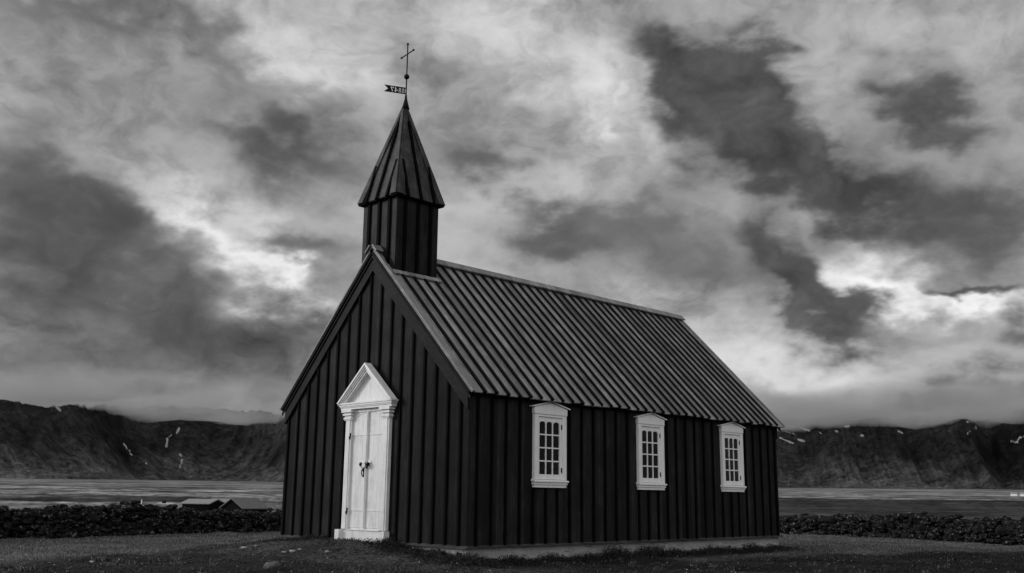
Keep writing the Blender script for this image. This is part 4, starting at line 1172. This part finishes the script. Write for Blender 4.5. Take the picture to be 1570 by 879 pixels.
# ------------------------------------------------------------------ farm beyond the wall
M_tinroof = plain('pale_tin_roof', .22, .6, 4, .15, .1)
M_grey_roof = plain('grey_tin_roof', .10, .7, 4, .3, .1)
M_shed = plain('dark_shed_boards', .005, .9, 6, .4, .1, .05)
def at_px(px, py, dist):
    d = fwd + r2 * ((px - 785) / FPX) + u2 * ((439.5 - py) / FPX)
    return CAM + d * (dist / math.hypot(d.x, d.y))
def barn(pg, dx, half, length, hwall, hroof, roofm, label, yaw_add=0, cat='barn'):
    """pg: ground point under the near gable's middle; the ridge runs dx degrees off the line of sight"""
    v = Vector((pg.x - CAM.x, pg.y - CAM.y, 0)).normalized()
    ang = R(dx); d = Vector((v.x * math.cos(ang) - v.y * math.sin(ang), v.x * math.sin(ang) + v.y * math.cos(ang), 0))
    a = Vector((-d.y, d.x, 0))
    root = tag(empty('barn', (pg.x, pg.y, pg.z)), label, cat)
    mb = MB(); Z = Vector((0, 0, 1))
    g0 = [a * half - Z, a * half + Z * hwall, Z * hroof, -a * half + Z * hwall, -a * half - Z]
    mb.prism(g0, d * length); mb.build('wall', M_shed, root)
    for s_ in (1, -1):
        rf = MB(); e_ = (a * s_ * half - Z * (hroof - hwall)); up = Z * .03
        p = [Z * hroof - d * .3, Z * hroof + e_ * 1.08 - d * .3, Z * hroof + e_ * 1.08 + d * (length + .3), Z * hroof + d * (length + .3)]
        rf.hexa([q + up for q in p] + [q + up + Z * .12 for q in p]); rf.build('roof', roofm, root)
    for k in (-.5, .1):
        w_ = MB(); c = a * (half * k) + Z * (hwall * .35) - d * .02
        w_.hexa([c, c + a * .9, c + a * .9 - d * .05, c - d * .05, c + Z * 1.0, c + a * .9 + Z * 1.0, c + a * .9 - d * .05 + Z * 1.0, c - d * .05 + Z * 1.0])
        w_.build('barn_door', M_grey_roof, root)
    return root
def farm_pt(px, py, dist, hroof):
    p = at_px(px, py, dist); return Vector((p.x, p.y, p.z - hroof))
barn(farm_pt(332, 767, 150, 3.6), 58, 2.0, 4.2, 3.05, 3.6, M_tinroof, 'small barn with a long pale roof left of the dark gabled shed')
barn(farm_pt(357, 765.5, 146, 4.2), -50, 2.3, 4.3, 2.95, 4.2, M_grey_roof, 'larger dark gabled shed with grey roof beyond the stone wall')
barn(farm_pt(350, 766.3, 158, 3.8), 75, 2.2, 2.2, 3.2, 3.8, M_tinroof, 'pale roofed outbuilding wedged between the two dark gables')
# white farmhouses at the foot of the mountain, far right
M_wh = plain('white_farmhouse_wall', .8, .8, 3, .1, .05)
for px, lab, w_ in ((1555, 'tiny white farmhouse under the right-hand mountain, the wider one on the left', 2.7), (1568, 'tiny white farmhouse at the right edge under the mountain', 1.9)):
    p = at_px(px, 764.5, 1020); gz = float(terrain(p.x, p.y)); r0 = tag(empty('farmhouse', (p.x, p.y, gz)), lab, 'farmhouse', None)
    v = Vector((p.x - CAM.x, p.y - CAM.y, 0)).normalized(); a = Vector((-v.y, v.x, 0)); mb = MB(); Z = Vector((0, 0, 1))
    mb.prism([a * w_ - Z * 2, a * w_ + Z * 2.2, -a * w_ + Z * 2.2, -a * w_ - Z * 2], v * 4); mb.build('wall', M_wh, r0)
    rf = MB(); rf.prism([a * (w_ + .2) + Z * 2.22 - v * .3, a * (w_ + .2) + Z * 3.6 + v * 2, a * (w_ + .2) + Z * 2.22 + v * 4.3], -a * (2 * w_ + .4)); rf.build('roof', M_tinroof, r0)
# white marker post
p = at_px(216.5, 776, 60); gz = float(terrain(p.x, p.y)); h_ = float(at_px(216.5, 766, 60).z - gz)
po = MB(); po.tube([(0, 0, -.1), (0, 0, h_ - .1), (0, 0, h_)], [.032, .03, .02], 8); o = po.build('marker_post', M_wh); o.location = (p.x, p.y, gz); tag(o, 'thin white post standing beyond the stone wall at left', 'post')
# dark hay bales on the plain
for px, py, dist, s_ in ((252, 766.0, 420, .7), (275, 768.3, 300, .7), (308, 763.5, 400, .7)):
    p = at_px(px, py, dist); gz = float(terrain(p.x, p.y))
    b_ = MB(); b_.tube([(-s_, 0, s_ * .6), (-s_ * .9, 0, s_ * .6), (s_ * .9, 0, s_ * .6), (s_, 0, s_ * .6)], [s_ * .55, s_ * .62, s_ * .62, s_ * .55], 14); o = b_.build('hay_bale', M_shed); o.location = (p.x, p.y, gz); o.rotation_euler = (0, 0, px)
    tag(o, 'dark wrapped hay bale lying on the plain left of the farm sheds', 'hay bale', 'hay bales on the plain')
p = ray_ground(417, 874); stone((p.x, p.y, p.z + .05), .14, .12, .11, M_bould, 'rounded grey boulder half sunk in the turf in front of the church')
for i, (px, py, s_) in enumerate(((374, 841, .10), (392, 837.5, .05), (448, 845.5, .08), (436, 847, .05), (459, 843, .05), (141, 862, .07), (536, 836, .05), (502, 846, .05), (500, 858, .06), (560, 835, .04))):
    p = ray_ground(px, py); stone((p.x, p.y, p.z + .005), s_, s_ * .7, s_ * .3, M_pale, 'flat pale stone lying in the dark turf before the door', 'pale stones in the turf')
